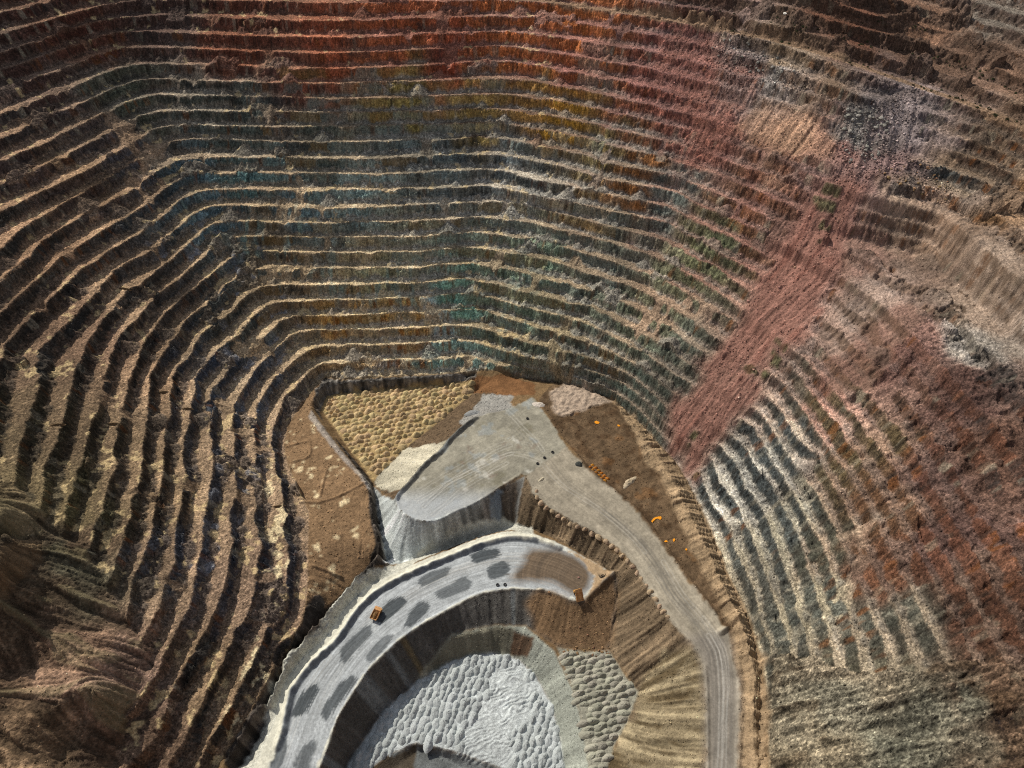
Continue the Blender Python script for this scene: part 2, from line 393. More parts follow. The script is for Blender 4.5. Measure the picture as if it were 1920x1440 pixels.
FLOOR_ALL = inside([(893,697),(837,701),(723,705),(640,712),(610,706),(587,732),(567,757),(540,797),(533,833),(540,870),(560,913),(580,960),(578,1060),(578,1110),(565,1172),(536,1228),(500,1285),(462,1345),(405,1440),(330,1600),(1446,1600),(1442,1440),(1438,1340),(1432,1250),(1406,1165),(1364,1075),(1332,990),(1294,912),(1268,868),(1236,835),(1200,795),(1150,748),(1100,730),(1040,714),(960,703)], 0.0, 69)
YELLOW = inside([(893,712),(837,720),(723,728),(640,735),(612,743),(602,768),(625,800),(652,838),(682,878),(699,903),(715,885),(770,832),(815,798),(850,768),(897,732)], 1.0, 71)
GRAVEL = inside([(897,728),(850,768),(815,798),(770,832),(715,885),(700,905),(742,936),(770,905),(805,865),(845,825),(892,785),(960,765),(940,740)], 1.0, 73)
PALESLOPE = inside([(704,897),(757,842),(850,826),(828,850),(792,880),(755,922),(702,912)], 3.0, 75)
PALE_TOP = inside([(905,742),(960,738),(960,765),(893,785),(870,800),(860,790),(890,765)], 3, 76)
PAD = inside([(1000,745),(955,766),(892,783),(866,803),(845,823),(825,848),(790,878),(770,903),(742,936),(748,957),(770,972),(800,980),(830,974),(855,960),(880,950),(920,927),(950,907),(975,890),(1000,892),(1062,840),(1040,800),(1010,760)], 1.5, 77)
ROAD_E = inside([(985,893),(1000,925),(1030,953),(1065,973),(1110,996),(1160,1028),(1190,1063),(1217,1109),(1247,1151),(1270,1181),(1300,1206),(1316,1240),(1322,1290),(1325,1440),(1325,1600),(1382,1600),(1382,1440),(1386,1290),(1377,1250),(1366,1185),(1340,1150),(1290,1090),(1240,1020),(1190,955),(1150,920),(1100,880),(1062,838)], 1.2, 79)
CONE = inside([(700,912),(742,936),(748,957),(770,972),(800,980),(855,960),(905,935),(985,893),(968,985),(930,996),(880,1013),(820,1033),(760,1055),(722,1056)], 1.0, 81)
CONE_DARK = inside([(905,935),(945,910),(985,893),(968,985),(930,996),(900,1000)], 2, 82)
SLOPE_E = inside([(985,893),(1030,953),(1110,996),(1190,1063),(1247,1151),(1300,1206),(1325,1260),(1325,1600),(1120,1600),(1138,1440),(1174,1357),(1198,1298),(1141,1219),(1157,1083),(1085,1034),(1000,992),(968,985)], 1.0, 83)
SLOPE_E_LOW = inside([(1200,1290),(1250,1225),(1320,1215),(1326,1600),(1120,1600),(1138,1440),(1174,1357)], 6, 84)
RING = inside([(455,1470),(512,1360),(527,1290),(562,1240),(612,1195),(652,1135),(692,1098),(740,1073),(800,1048),(850,1028),(900,1008),(950,996),(1000,1001),(1055,1022),(1110,1052),(1150,1076),(1097,1128),(1075,1128),(1035,1113),(1017,1108),(960,1105),(907,1113),(873,1127),(800,1167),(750,1200),(690,1257),(640,1333),(627,1360),(617,1397),(600,1440),(580,1500)], 0.6, 85)
RING_ROAD = inside([(490,1470),(530,1375),(545,1300),(580,1250),(632,1200),(670,1145),(705,1112),(752,1085),(810,1060),(860,1040),(905,1022),(950,1011),(1000,1013),(1050,1030),(1095,1050),(1115,1075),(1112,1100),(1090,1122),(1065,1120),(1017,1106),(960,1103),(907,1111),(873,1124),(800,1164),(750,1197),(690,1254),(640,1328),(625,1360),(612,1397),(594,1440),(575,1500)], 1.2, 86)
RING_END = inside([(982,1030),(1040,1030),(1090,1050),(1113,1076),(1112,1098),(1093,1118),(1068,1118),(1045,1098),(985,1087),(952,1087),(978,1062)], 4, 87)
RING_TIP = inside([(1060,1030),(1110,1052),(1150,1076),(1097,1128),(1110,1098),(1112,1078),(1095,1055)], 2, 88)
INNER = inside([(600,1440),(640,1333),(690,1257),(750,1200),(800,1167),(873,1127),(907,1113),(960,1105),(1017,1108),(1075,1128),(1097,1127),(1150,1076),(1157,1085),(1157,1130),(1151,1170),(1141,1218),(1045,1212),(985,1172),(927,1170),(847,1190),(840,1243),(780,1280),(717,1337),(667,1410),(640,1470),(590,1470)], 0.5, 89)
INNER_BROWN = inside([(1010,1105),(1097,1126),(1150,1076),(1158,1130),(1141,1220),(1045,1214),(1000,1180),(985,1130)], 4, 90)
LEDGEFACE = inside([(780,1275),(847,1190),(927,1172),(985,1174),(1040,1222),(1074,1293),(1104,1400),(1104,1600),(1058,1600),(1050,1383),(1033,1320),(1007,1270),(973,1237),(923,1223),(880,1230),(840,1243)], 0.5, 91)
LEDGE_BROWN = inside([(963,1182),(1003,1197),(990,1232),(955,1230)], 1, 92)
BASIN = inside([(650,1440),(667,1410),(717,1337),(780,1280),(840,1243),(880,1230),(923,1223),(973,1237),(1007,1270),(1033,1320),(1050,1383),(1058,1440),(1058,1600),(1000,1600),(940,1440),(853,1410),(780,1393),(735,1412),(680,1450)], 0.5, 93)
RIPPLE = inside([(930,1240),(985,1255),(1010,1290),(985,1335),(965,1385),(950,1440),(905,1428),(853,1410),(880,1360),(912,1305)], 5, 94)
PLATFORM_R = inside([(1045,1214),(1100,1223),(1141,1220),(1173,1268),(1198,1298),(1174,1357),(1151,1397),(1138,1440),(1120,1600),(1104,1600),(1104,1440),(1088,1343),(1074,1293),(1060,1253)], 0.5, 95)
SCARP = inside([(660,1470),(735,1413),(780,1394),(853,1411),(940,1441),(990,1600),(640,1600)], 0.5, 96)
EAST = inside([(1010,750),(1040,716),(1100,732),(1150,750),(1200,795),(1235,835),(1268,868),(1292,912),(1330,990),(1362,1075),(1404,1165),(1430,1250),(1438,1340),(1440,1600),(1382,1600),(1386,1290),(1366,1185),(1290,1090),(1190,955),(1100,880),(1040,800)], 1.0, 97)
EAST_GREY = inside([(1035,735),(1060,720),(1110,735),(1150,755),(1110,765),(1060,785),(1035,765)], 4, 98)
RIDGE = inside([(1140,742),(1200,795),(1235,835),(1268,868),(1292,912),(1330,990),(1362,1075),(1404,1165),(1430,1250),(1438,1340),(1440,1600),(1384,1600),(1388,1290),(1375,1200),(1345,1120),(1300,1040),(1262,950),(1235,890),(1200,850),(1190,810)], 3, 99)
ORANGE_GROUND = inside([(885,708),(960,706),(1005,720),(1000,742),(940,742),(893,735)], 3, 100)

# ------------------------------------------------------------------ benches
gyH, gxH = np.gradient(box_blur(H, 4), CELL)
gyB, gxB = np.gradient(box_blur(B, 4), CELL)
G = box_blur(np.sqrt(gxH**2 + gyH**2), 6)
GB = box_blur(np.sqrt(gxB**2 + gyB**2), 6) + 1e-5
RISE = np.clip(G / GB, 7.0, 16.0).astype(np.float32)          # height of one bench here
run = np.clip(1.0 / GB, 9.0, 36.0)                              # plan width of one bench here
east_w = smooth(PX, 120, 220)
k0 = np.rint(B)
wk = vnoise3(PX / 38, PY / 38, k0 * 5.37 + 0.5, 91)
wk2 = vnoise3(PX / 24, PY / 24, k0 * 3.71 + 0.5, 92)
Tr = 1.0 - np.clip((5.4 + 1.8 * east_w) / run, 0.22, 0.52 + 0.12 * east_w)
Tr = np.clip(Tr * (1 + 0.34 * wk), 0.10, 0.82)
Tr = np.where(wk < -0.62, 0.06, Tr)                             # places where a ledge has broken away
big = fbm(PX, PY, 46, 1, 3)
mid = fbm(PX, PY, 13, 2, 2)
fin = fbm(PX, PY, 4.2, 3, 2)
tiny = fbm(PX, PY, 1.9, 4, 1)
crag = 1 - np.abs(fbm(PX, PY, 7, 5, 2))
b = B + Tr * 0.5 + 0.13 * big + 0.10 * wk2 + 0.085 * mid + 0.022 * fin + 0.03 * (crag - 0.6)
k = np.floor(b)
g = b - k
d_toe = (Tr - g) * run
zface = np.clip(-d_toe / ((1 - Tr) * run), 0, 1)
zface = zface ** 0.92 * RISE
rubble_amt = smooth(fbm(PX, PY, 70, 7, 3), -0.5, 0.7)
hT = 0.7 + 1.3 * rubble_amt + 0.5 * fin + 1.1 * smooth(PY, 620, 700) * (0.5 + wk2)
ztal = hT - d_toe * 0.72
# cones of fallen rock: one under each chute in the face above
toe = (np.abs(d_toe) < 0.7) & ~FLOOR_ALL
ty_, tx_ = np.nonzero(toe)
pick = RNG.choice(len(tx_), 5800, replace=False)
gn = np.sqrt(gxH**2 + gyH**2) + 1e-4
for i in pick:
    x_, y_ = int(tx_[i]), int(ty_[i])
    hA = 1.8 + 4.2 * float(RNG.random()) ** 1.9 + 1.5 * float(rubble_amt[y_, x_]) - (1.0 if PX[y_, x_] > 120 else 0.0)
    if RNG.random() < 0.02:
        hA = 9 + 4 * float(RNG.random())
    ox = x_ + gxH[y_, x_] / gn[y_, x_] * hA * 0.36 / CELL
    oy = y_ + gyH[y_, x_] / gn[y_, x_] * hA * 0.36 / CELL
    R = int(hA / 0.66 / CELL) + 2
    ax0, ax1, ay0, ay1 = max(int(ox) - R, 0), min(int(ox) + R, nx), max(int(oy) - R, 0), min(int(oy) + R, ny)
    w_ = (slice(ay0, ay1), slice(ax0, ax1))
    cz = hA - 0.70 * CELL * np.sqrt((GX[w_] - ox) ** 2 + (GY[w_] - oy) ** 2)
    same = (k[w_] == k[y_, x_])
    ztal[w_] = np.where(same, np.maximum(ztal[w_], cz), ztal[w_])
ztal = ztal + 0.18 * fin
onface = (g > Tr) & (zface > ztal)
talus = (ztal > 0.3) & (~onface)
zb = H + (k - B) * RISE + np.maximum(np.maximum(zface, ztal), 0.0) + 0.25 * fin
lip = np.exp(-((g * run - 1.4) / 1.1) ** 2) * 0.7 * smooth(vnoise(PX / 9, PY / 9, 77), -0.6, 0.6)
zb = zb + np.where(onface, 0, lip)
# how strongly each place is benched
m = np.ones(H.shape, np.float32)
for z_, amt in ((ZONE_SLIDE, 0.0), (ZONE_CHUTE, 0.1), (ZONE_GRADED, 0.42), (ZONE_TAN, 0.1), (ZONE_REDSLUMP, 0.5), (ZONE_LOWRIGHT, 0.0), (ZONE_OLDDUMP, 0.0)):
    m = np.minimum(m, 1 - (1 - amt) * np.clip(soft(z_, 9) * 1.25 - 0.1 + 0.25 * mid * (1 - soft(z_, 9)), 0, 1))
OUTCROP = ZONE_SLIDE & (fbm(PX, PY, 17, 95, 3) + 0.35 * vnoise(PX / 60, PY / 60, 96) > 0.50)
m = np.maximum(m, 0.85 * soft(OUTCROP, 2))
ZONE_RED = inside([(1600,720),(1700,620),(1790,600),(1900,700),(2080,800),(2080,1260),(1900,1250),(1760,1160),(1660,1090),(1610,980),(1640,880),(1570,800)], 10, 184)
m = np.minimum(m, 1 - 0.45 * soft(ZONE_RED, 8) * smooth(fbm(PX, PY, 24, 185, 3), -0.5, 0.5))
slump = smooth(fbm(PX, PY, 30, 9, 3), 0.55, 0.85)
m = m * (1 - 0.7 * slump)
m = m * (1 - soft(FLOOR_ALL, 1))
m = np.where(FLOOR_ALL, 0, m)


def streak(field, steps, length):
    """smear a field along the fall line: rills and stains that run downhill"""
    gy_, gx_ = np.gradient(box_blur(H, 2), CELL)
    n = np.sqrt(gx_**2 + gy_**2) + 1e-4
    dx, dy = gx_ / n, gy_ / n
    out = field.copy()
    for sgn in (-1, 1):
        cx, cy = GX.copy(), GY.copy()
        for _ in range(steps):
            ix = np.clip(np.rint(cx), 0, nx - 1).astype(np.int32)
            iy = np.clip(np.rint(cy), 0, ny - 1).astype(np.int32)
            cx = cx + sgn * dx[iy, ix] * length
            cy = cy + sgn * dy[iy, ix] * length
            ix = np.clip(np.rint(cx), 0, nx - 1).astype(np.int32)
            iy = np.clip(np.rint(cy), 0, ny - 1).astype(np.int32)
            out += field[iy, ix]
    out /= (2 * steps + 1)
    return out / (out.std() + 1e-6)


rill = streak(fbm(PX, PY, 3.4, 11, 2), 11, 2.6)
rill_w = streak(fbm(PX, PY, 8.0, 12, 2), 12, 3.2)
rough = 0.35 * fbm(PX, PY, 6, 13, 3)
zs = H + rough
slope_amt = smooth(G, 0.15, 0.5)
zs = zs + slope_amt * np.where(FLOOR_ALL, 0.30 * rill + 0.22 * rill_w, np.where(ZONE_SLIDE, 0.40 * rill + 0.45 * rill_w, 0.55 * rill + 1.1 * rill_w))
zs = zs + SLOPE_E * slope_amt * (0.45 * rill + 0.55 * rill_w)
zs = zs + ZONE_LOWRIGHT * (1.6 * fbm(PX, PY, 17, 14, 3) + 0.8 * rill_w) + ZONE_OLDDUMP * 0.9 * rill_w
zs = zs + ZONE_GRADED * 1.2 * fbm(PX, PY, 20, 15, 3)
sx_, sy_ = PX * 0.35 + PY * 0.94, PX * -0.94 + PY * 0.35
strata = 1 - np.abs(fbm(PX * 0.45 + 4 * fin, PY * 1.6, 9, 16, 3))
strata2 = 1 - np.abs(fbm(PX * 0.6, PY * 1.5, 4, 17, 2))
zs = zs + ZONE_LOWRIGHT * (2.8 * strata + 1.2 * strata2 + 0.6 * tiny)
grain = streak(fbm(PX, PY, 2.0, 18, 2), 8, 2.0)
zs = zs + ZONE_OLDDUMP * 0.45 * grain + (ZONE_SLIDE | ZONE_GRADED) * (0.18 * grain + 0.25 * tiny + 0.3 * fin)
Z = zs * (1 - m) + zb * m
red_s = soft(ZONE_RED, 6)
rc = vnoise3(PX / 12, PY / 12, Z / 12, 186)
rd_ = 1 - np.abs(fbm(PX * 0.5 + PY * 0.4, PY - PX * 0.6, 11, 187, 3))
Z = Z + red_s * (2.2 * rc + 2.6 * (rd_ - 0.6) + 0.9 * rill_w)
rockm = (m > 0.35)
r3a = vnoise3(PX / 4.6, PY / 4.6, Z / 4.6, 93)
r3b = vnoise3(PX / 2.1, PY / 2.1, Z / 2.1, 94)
grit = RNG.normal(0, 1, H.shape).astype(np.float32)
Z = Z + np.where(rockm & onface, (1.3 + 0.9 * east_w) * r3a + 0.9 * r3b + 0.35 * grit, 0.0)
Z = Z + np.where(rockm & ~onface, 0.35 * r3b + 0.26 * grit, 0.0)
Z = Z + np.where(~rockm & ~FLOOR_ALL, 0.45 * r3b + 0.15 * grit, 0.0)

# floor details
flat = PAD | ROAD_E | RING | BASIN | PLATFORM_R
Z = np.where(flat, H + 0.12 * fin + 0.05 * tiny, Z)


def line_dist(pts, reach=40, world_pts=None):
    """distance to a surveyed line and the place along it"""
    W = world_pts if world_pts is not None else np.array([ground(u, v)[:2] for u, v in pts])
    W = spline(W, 6.0)
    best = np.full(H.shape, 1e9, np.float32)
    along = np.zeros(H.shape, np.float32)
    side = np.zeros(H.shape, np.float32)
    lo = np.floor((W.min(0) - reach - np.array([X0, Y0])) / CELL).astype(int)
    hi = np.ceil((W.max(0) + reach - np.array([X0, Y0])) / CELL).astype(int)
    sl = (slice(max(lo[1], 0), min(hi[1], ny)), slice(max(lo[0], 0), min(hi[0], nx)))
    sx, sy = PX[sl], PY[sl]
    bb, aa, ss = best[sl], along[sl], side[sl]
    s0 = 0.0
    for i in range(len(W) - 1):
        a, c = W[i], W[i + 1]
        e = c - a
        L = np.linalg.norm(e)
        if L < 1e-6:
            continue
        t = np.clip(((sx - a[0]) * e[0] + (sy - a[1]) * e[1]) / (L * L), 0, 1)
        ex, ey = sx - (a[0] + t * e[0]), sy - (a[1] + t * e[1])
        dd = np.sqrt(ex * ex + ey * ey)
        up = dd < bb
        bb[up] = dd[up]
        aa[up] = (s0 + t * L)[up]
        ss[up] = np.sign(e[0] * ey - e[1] * ex)[up]
        s0 += L
    return best, along, side


# windrows of earth along the road edges and across the floors
def windrow(pts, height, width, wob=0.3):
    global Z
    dd, aa, _ = line_dist(pts)
    hgt = height * (1 + wob * vnoise(aa / 6.0, aa * 0 + 3.3, 21))
    Z = Z + np.where(dd < width * 2, hgt * np.clip(1 - dd / width, 0, 1) ** 0.9, 0)
    return dd


OUTER_LINE = [(470,1440),(512,1360),(527,1290),(562,1240),(612,1195),(652,1135),(692,1098),(740,1073),(800,1048),(850,1028),(900,1008),(950,996),(1000,1001),(1055,1022),(1110,1052),(1150,1076)]
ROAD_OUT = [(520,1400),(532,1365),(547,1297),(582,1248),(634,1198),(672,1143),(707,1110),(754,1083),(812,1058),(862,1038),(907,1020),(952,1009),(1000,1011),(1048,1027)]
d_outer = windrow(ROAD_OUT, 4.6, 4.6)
d_innerb = windrow([(606,1430),(630,1360),(644,1333),(692,1255),(750,1198),(800,1165),(873,1125),(907,1111),(960,1104),(1017,1107)], 1.2, 2.4)
windrow([(1100,1122),(1150,1074)], 3.0, 4.5)
windrow([(1078,1126),(1040,1112),(1015,1106)], 1.4, 3.0)
d_padb = windrow([(892,784),(866,804),(845,824),(825,849),(805,864),(790,879),(770,904),(750,924),(743,936)], 4.0, 4.0)
windrow([(743,936),(749,956),(770,971),(800,979),(830,973),(855,959),(880,949),(920,926),(950,906),(975,890)], 1.0, 2.5)
windrow([(1068,838),(1102,878),(1150,918),(1192,954),(1242,1018),(1292,1088),(1340,1148)], 2.2, 3.2)
windrow([(1384,1230),(1388,1290),(1385,1440)], 2.0, 3.4)
windrow([(1322,1250),(1325,1300),(1327,1440)], 1.6, 2.8)
windrow([(1350,1186),(1385,1155)], 4.5, 4.0)                    # bar of earth across the haul road's side
windrow([(1215,962),(1300,1062)], 0.5, 3.0)
for w_ in ([(537,838),(578,828),(580,856),(548,866)], [(560,938),(600,942),(640,928),(690,905)], [(585,1060),(640,1082)], [(612,880),(600,930)]):
    windrow(w_, 1.7, 2.4)
rp_ = (PX * 0.45 - PY * 0.89) / 4.4 + 0.9 * fbm(PX, PY, 9, 25, 2)
Z = Z + RIPPLE * (1.5 * (1 - np.abs(np.sin(rp_ * math.pi))) * (0.7 + 0.5 * mid))
Z = Z + BASIN * 0.5 * fbm(PX, PY, 9, 26, 2) + EAST * (0.5 * fbm(PX, PY, 7, 27, 3)) + EAST_GREY * (2.0 * np.abs(fbm(PX, PY, 9, 28, 3)))
Z = Z + RIDGE * (0.9 * np.abs(fbm(PX, PY, 6, 29, 3)) + 0.5 * rill)
Z = Z + GRAVEL * 0.3 * tiny + FLOOR_LEFT * 0.25 * fin
# the road notch on the upper bench
Z = Z.astype(np.float32)

# ------------------------------------------------------------------ rock colours: (u, v, rock face, loose rock on the ledges)
TINT = [
 (50,150,(82,60,52),(140,112,92)),(150,60,(92,52,42),(150,108,80)),(300,60,(84,62,54),(130,100,85)),(450,90,(120,56,38),(165,98,62)),
 (600,100,(128,58,38),(170,98,62)),(750,60,(136,64,42),(150,95,75)),(850,110,(128,54,38),(150,90,68)),(950,60,(145,78,48),(150,108,92)),
 (1050,120,(134,72,50),(150,98,86)),(1100,60,(145,84,52),(150,100,84)),(1200,180,(124,64,52),(172,108,94)),(1270,130,(112,64,62),(165,110,104)),
 (250,180,(96,100,84),(140,128,108)),(400,180,(84,88,78),(172,158,134)),(120,330,(90,74,64),(185,146,104)),(60,450,(76,70,62),(178,138,100)),
 (20,300,(82,68,62),(175,138,104)),(180,250,(88,78,74),(165,135,105)),
 (250,300,(86,82,84),(185,148,110)),(330,330,(90,110,116),(170,148,120)),(450,230,(88,98,90),(160,146,122)),(600,260,(78,84,76),(172,154,124)),
 (750,270,(78,86,84),(150,140,120)),(750,190,(116,104,66),(138,112,84)),(900,220,(136,118,76),(138,112,88)),(850,300,(78,86,86),(158,148,126)),
 (1000,200,(126,98,62),(140,108,84)),(1050,230,(146,112,56),(150,118,90)),(1130,280,(114,104,72),(148,128,108)),(1180,340,(130,88,52),(165,138,108)),
 (1000,330,(94,98,94),(172,160,140)),(950,300,(82,88,88),(170,158,138)),(1250,360,(88,94,88),(185,138,110)),(450,350,(98,130,126),(195,166,128)),
 (400,400,(98,124,132),(195,166,124)),(550,400,(108,130,132),(205,176,134)),(680,400,(112,128,124),(195,170,132)),(680,470,(134,122,96),(205,180,138)),
 (500,450,(114,98,72),(205,175,128)),(550,510,(108,98,82),(205,175,130)),(700,520,(134,134,108),(215,188,142)),(750,600,(156,128,84),(225,194,146)),
 (640,600,(158,124,76),(220,190,142)),(820,600,(134,150,152),(215,190,148)),(830,680,(128,154,144),(205,182,140)),(700,660,(150,128,98),(222,194,146)),
 (720,700,(140,138,132),(215,190,146)),(860,570,(104,136,120),(165,146,110)),(950,520,(100,110,94),(150,132,102)),(1000,560,(104,120,104),(148,132,100)),
 (950,620,(94,98,82),(148,128,94)),(1050,650,(88,92,80),(148,132,98)),(1150,480,(94,98,88),(160,138,108)),(1180,640,(98,104,88),(155,132,100)),
 (1180,760,(94,108,96),(148,128,104)),(1110,690,(84,90,82),(148,130,102)),(1230,700,(92,96,82),(150,130,104)),(1250,560,(98,98,78),(182,146,108)),(1350,450,(94,98,68),(188,130,102)),(1400,400,(134,88,52),(184,120,96)),
 (1450,340,(144,78,48),(188,124,104)),(1480,270,(190,142,108),(205,156,118)),(1330,260,(160,94,78),(170,104,88)),(1280,200,(128,70,60),(166,108,96)),
 (1400,130,(118,102,98),(140,122,116)),(1460,110,(150,118,78),(150,124,92)),(1440,150,(175,165,155),(170,155,145)),(1600,230,(104,102,100),(120,114,108)),(1560,270,(160,110,98),(185,128,112)),
 (1550,170,(142,102,66),(140,110,80)),(1640,190,(128,108,106),(140,122,116)),(1700,220,(150,132,132),(160,140,136)),(1660,300,(160,118,112),(165,126,118)),(1800,100,(98,68,50),(140,102,74)),(1600,50,(80,58,50),(170,102,60)),
 (1750,60,(92,72,66),(170,118,78)),(1860,40,(120,112,108),(140,128,112)),(1900,150,(92,64,48),(150,108,76)),
 (1850,280,(94,68,48),(138,108,76)),(1850,330,(86,66,50),(132,106,78)),(1780,350,(112,112,106),(140,118,92)),(1880,380,(146,102,50),(150,112,70)),
 (1750,450,(165,132,104),(170,138,110)),(1850,560,(160,136,112),(165,140,116)),(1650,560,(160,136,120),(168,140,122)),(1600,480,(170,120,104),(172,124,106)),(1700,600,(150,104,84),(156,110,92)),
 (1650,660,(146,92,74),(150,98,82)),(1830,640,(146,136,122),(158,146,130)),(1800,720,(112,70,54),(116,78,64)),(1880,850,(144,82,50),(118,80,58)),
 (1750,880,(126,76,58),(120,86,72)),(1600,880,(136,114,68),(170,130,96)),(1650,950,(146,100,60),(140,104,76)),(1480,800,(94,102,102),(186,162,132)),
 (1400,880,(98,108,108),(196,188,166)),(1560,740,(126,106,70),(198,140,112)),(1450,1000,(106,114,110),(190,178,142)),(1550,1000,(112,112,92),(182,152,116)),
 (1650,1050,(152,90,50),(128,94,72)),(1800,1000,(146,80,50),(112,78,66)),(1850,1150,(134,80,50),(118,86,66)),(1500,1130,(124,128,114),(182,166,126)),
 (1680,1180,(112,112,96),(172,150,116)),(1600,1260,(116,110,86),(150,132,100)),(1550,1330,(134,128,102),(138,130,104)),(1750,1350,(122,120,96),(126,122,98)),
 (1850,1330,(124,84,50),(130,94,62)),(1500,1420,(132,118,86),(136,120,88)),(1900,1420,(112,82,52),(118,90,60)),(1650,1420,(120,120,96),(124,122,98)),
 (150,640,(66,60,54),(146,114,86)),(100,800,(70,64,48),(122,100,72)),(30,820,(66,60,46),(112,94,66)),(20,700,(64,58,50),(130,104,78)),(300,700,(66,60,54),(178,142,104)),(300,560,(80,74,68),(182,148,110)),
 (450,620,(84,90,86),(195,166,124)),(430,700,(76,86,102),(182,156,122)),(470,760,(80,90,102),(186,156,118)),(300,900,(70,62,52),(168,138,100)),
 (450,900,(80,80,86),(172,142,108)),(350,1050,(80,84,94),(166,136,104)),(470,1100,(66,68,76),(162,132,104)),(100,950,(98,92,62),(130,112,74)),
 (60,1130,(98,80,58),(100,82,60)),(150,1050,(112,110,84),(120,114,88)),(40,1020,(112,96,72),(114,98,74)),(150,1220,(140,108,84),(144,112,86)),
 (80,1380,(136,108,76),(140,112,80)),(230,1270,(136,108,88),(138,110,90)),(220,1400,(110,86,66),(120,94,72)),(400,1300,(56,54,50),(150,122,88)),(30,1220,(104,80,58),(108,84,62)),
 (560,800,(90,84,80),(160,132,104)),(200,1000,(70,64,52),(128,104,76)),
]
CC = 4
cx_, cy_ = PX[::CC, ::CC], PY[::CC, ::CC]
kc_ = k[::CC, ::CC]
wx = cx_ + 18 * fbm(cx_, cy_, 34, 41, 4) + 12 * vnoise3(cx_ / 40, cy_ / 40, kc_ * 3.3 + 0.5, 97)
wy = cy_ + 18 * fbm(cx_, cy_, 34, 43, 4) + 12 * vnoise3(cx_ / 40, cy_ / 40, kc_ * 4.7 + 0.5, 98)
num_f = np.zeros(cx_.shape + (3,), np.float32)
num_t = np.zeros(cx_.shape + (3,), np.float32)
den = np.zeros(cx_.shape, np.float32)
for u, v, cf, ct in TINT:
    p = ground(u, v)
    w = 1.0 / (((wx - p[0])**2 + (wy - p[1])**2) + 60.0) ** 2
    num_f += w[..., None] * srgb(cf).astype(np.float32)
    num_t += w[..., None] * srgb(ct).astype(np.float32)
    den += w
num_f /= den[..., None]
num_t /= den[..., None]


def up3(a):
    return np.stack([bilinear(a[..., i], GX / CC, GY / CC) for i in range(3)], -1).astype(np.float32)


CF, CT = up3(num_f), up3(num_t)


def mute(a, s):
    g_ = (a * np.array([0.3, 0.55, 0.15], np.float32)).sum(-1, keepdims=True)
    return g_ + (a - g_) * s


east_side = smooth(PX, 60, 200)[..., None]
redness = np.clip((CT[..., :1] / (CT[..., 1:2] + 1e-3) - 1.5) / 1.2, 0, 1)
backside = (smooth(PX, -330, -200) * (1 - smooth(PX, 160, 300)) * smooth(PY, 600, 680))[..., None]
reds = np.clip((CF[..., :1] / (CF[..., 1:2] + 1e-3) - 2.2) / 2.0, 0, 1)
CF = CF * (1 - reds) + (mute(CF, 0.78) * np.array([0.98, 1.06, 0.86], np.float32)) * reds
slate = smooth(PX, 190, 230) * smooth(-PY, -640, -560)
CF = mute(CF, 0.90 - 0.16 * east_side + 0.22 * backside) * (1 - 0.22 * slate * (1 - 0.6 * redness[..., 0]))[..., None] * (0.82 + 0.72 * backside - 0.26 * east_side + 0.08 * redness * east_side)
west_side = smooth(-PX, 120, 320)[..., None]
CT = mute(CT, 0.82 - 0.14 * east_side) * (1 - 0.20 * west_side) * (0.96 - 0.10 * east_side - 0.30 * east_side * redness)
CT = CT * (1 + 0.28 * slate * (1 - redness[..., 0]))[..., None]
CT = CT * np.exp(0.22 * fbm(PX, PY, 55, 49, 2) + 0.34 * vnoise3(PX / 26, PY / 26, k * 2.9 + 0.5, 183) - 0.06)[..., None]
n2 = fbm(PX, PY, 2.2, 45, 2)
n8 = fbm(PX, PY, 8, 46, 3)
n30 = fbm(PX, PY, 30, 47, 3)
isface = (onface & (m > 0.4))
istal = talus & (m > 0.4)
ki = k.astype(np.int32)
blk_a = _hash(np.floor(PX / 21 + 0.35 * n8 + 0.37 * k).astype(np.int32), ki, 301)
blk_a = np.where(np.abs(gxH) > np.abs(gyH), _hash(np.floor(PY / 21 + 0.35 * n8 + 0.37 * k).astype(np.int32), ki, 302), blk_a)
blk_b = _hash(np.floor((PX + PY * 0.3) / 9 + 0.3 * n8 + 0.61 * k).astype(np.int32), ki, 303)
blk_b = np.where(np.abs(gxH) > np.abs(gyH), _hash(np.floor((PY + PX * 0.3) / 9 + 0.3 * n8 + 0.61 * k).astype(np.int32), ki, 304), blk_b)
g2 = RNG.normal(0, 1, H.shape).astype(np.float32)
tone_f = np.exp(0.08 * rill + 0.20 * r3a + 0.32 * r3b + 0.15 * n8 + 0.20 * n30 + 0.24 * blk_a + 0.14 * blk_b + 0.24 * g2)
tone_t = np.exp(0.16 * n8 + 0.14 * n2 + 0.12 * n30 + 0.24 * g2)
fm = 0.7 * isface.astype(np.float32) + 0.3 * soft(isface, 1)
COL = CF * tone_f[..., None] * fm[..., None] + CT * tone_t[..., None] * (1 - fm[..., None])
tm = (soft(istal, 1) * 0.9)[..., None]
grey = CT.mean(-1, keepdims=True)
bsd = backside * np.clip(1 - reds - 0.6 * redness, 0, 1)
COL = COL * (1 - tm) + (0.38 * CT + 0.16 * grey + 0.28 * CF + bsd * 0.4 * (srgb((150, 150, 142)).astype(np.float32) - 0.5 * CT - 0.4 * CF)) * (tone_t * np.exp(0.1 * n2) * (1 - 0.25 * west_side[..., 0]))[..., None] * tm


def tint(mask, c, amt=1.0):
    global COL
    w = (np.clip(mask, 0, 1) * amt)[..., None].astype(np.float32)
    COL = COL * (1 - w) + srgb(c).astype(np.float32) * w


def paint(mask, c, tone=None, amt=1.0, r=1):
    global COL
    w = (soft(mask, r) if mask.dtype == bool else mask)
    w = (np.clip(w, 0, 1) * amt)[..., None].astype(np.float32)
    cc = srgb(c).astype(np.float32) * np.ones(H.shape + (1,), np.float32)
    if tone is not None:
        cc = cc * tone[..., None]
    COL = COL * (1 - w) + cc * w


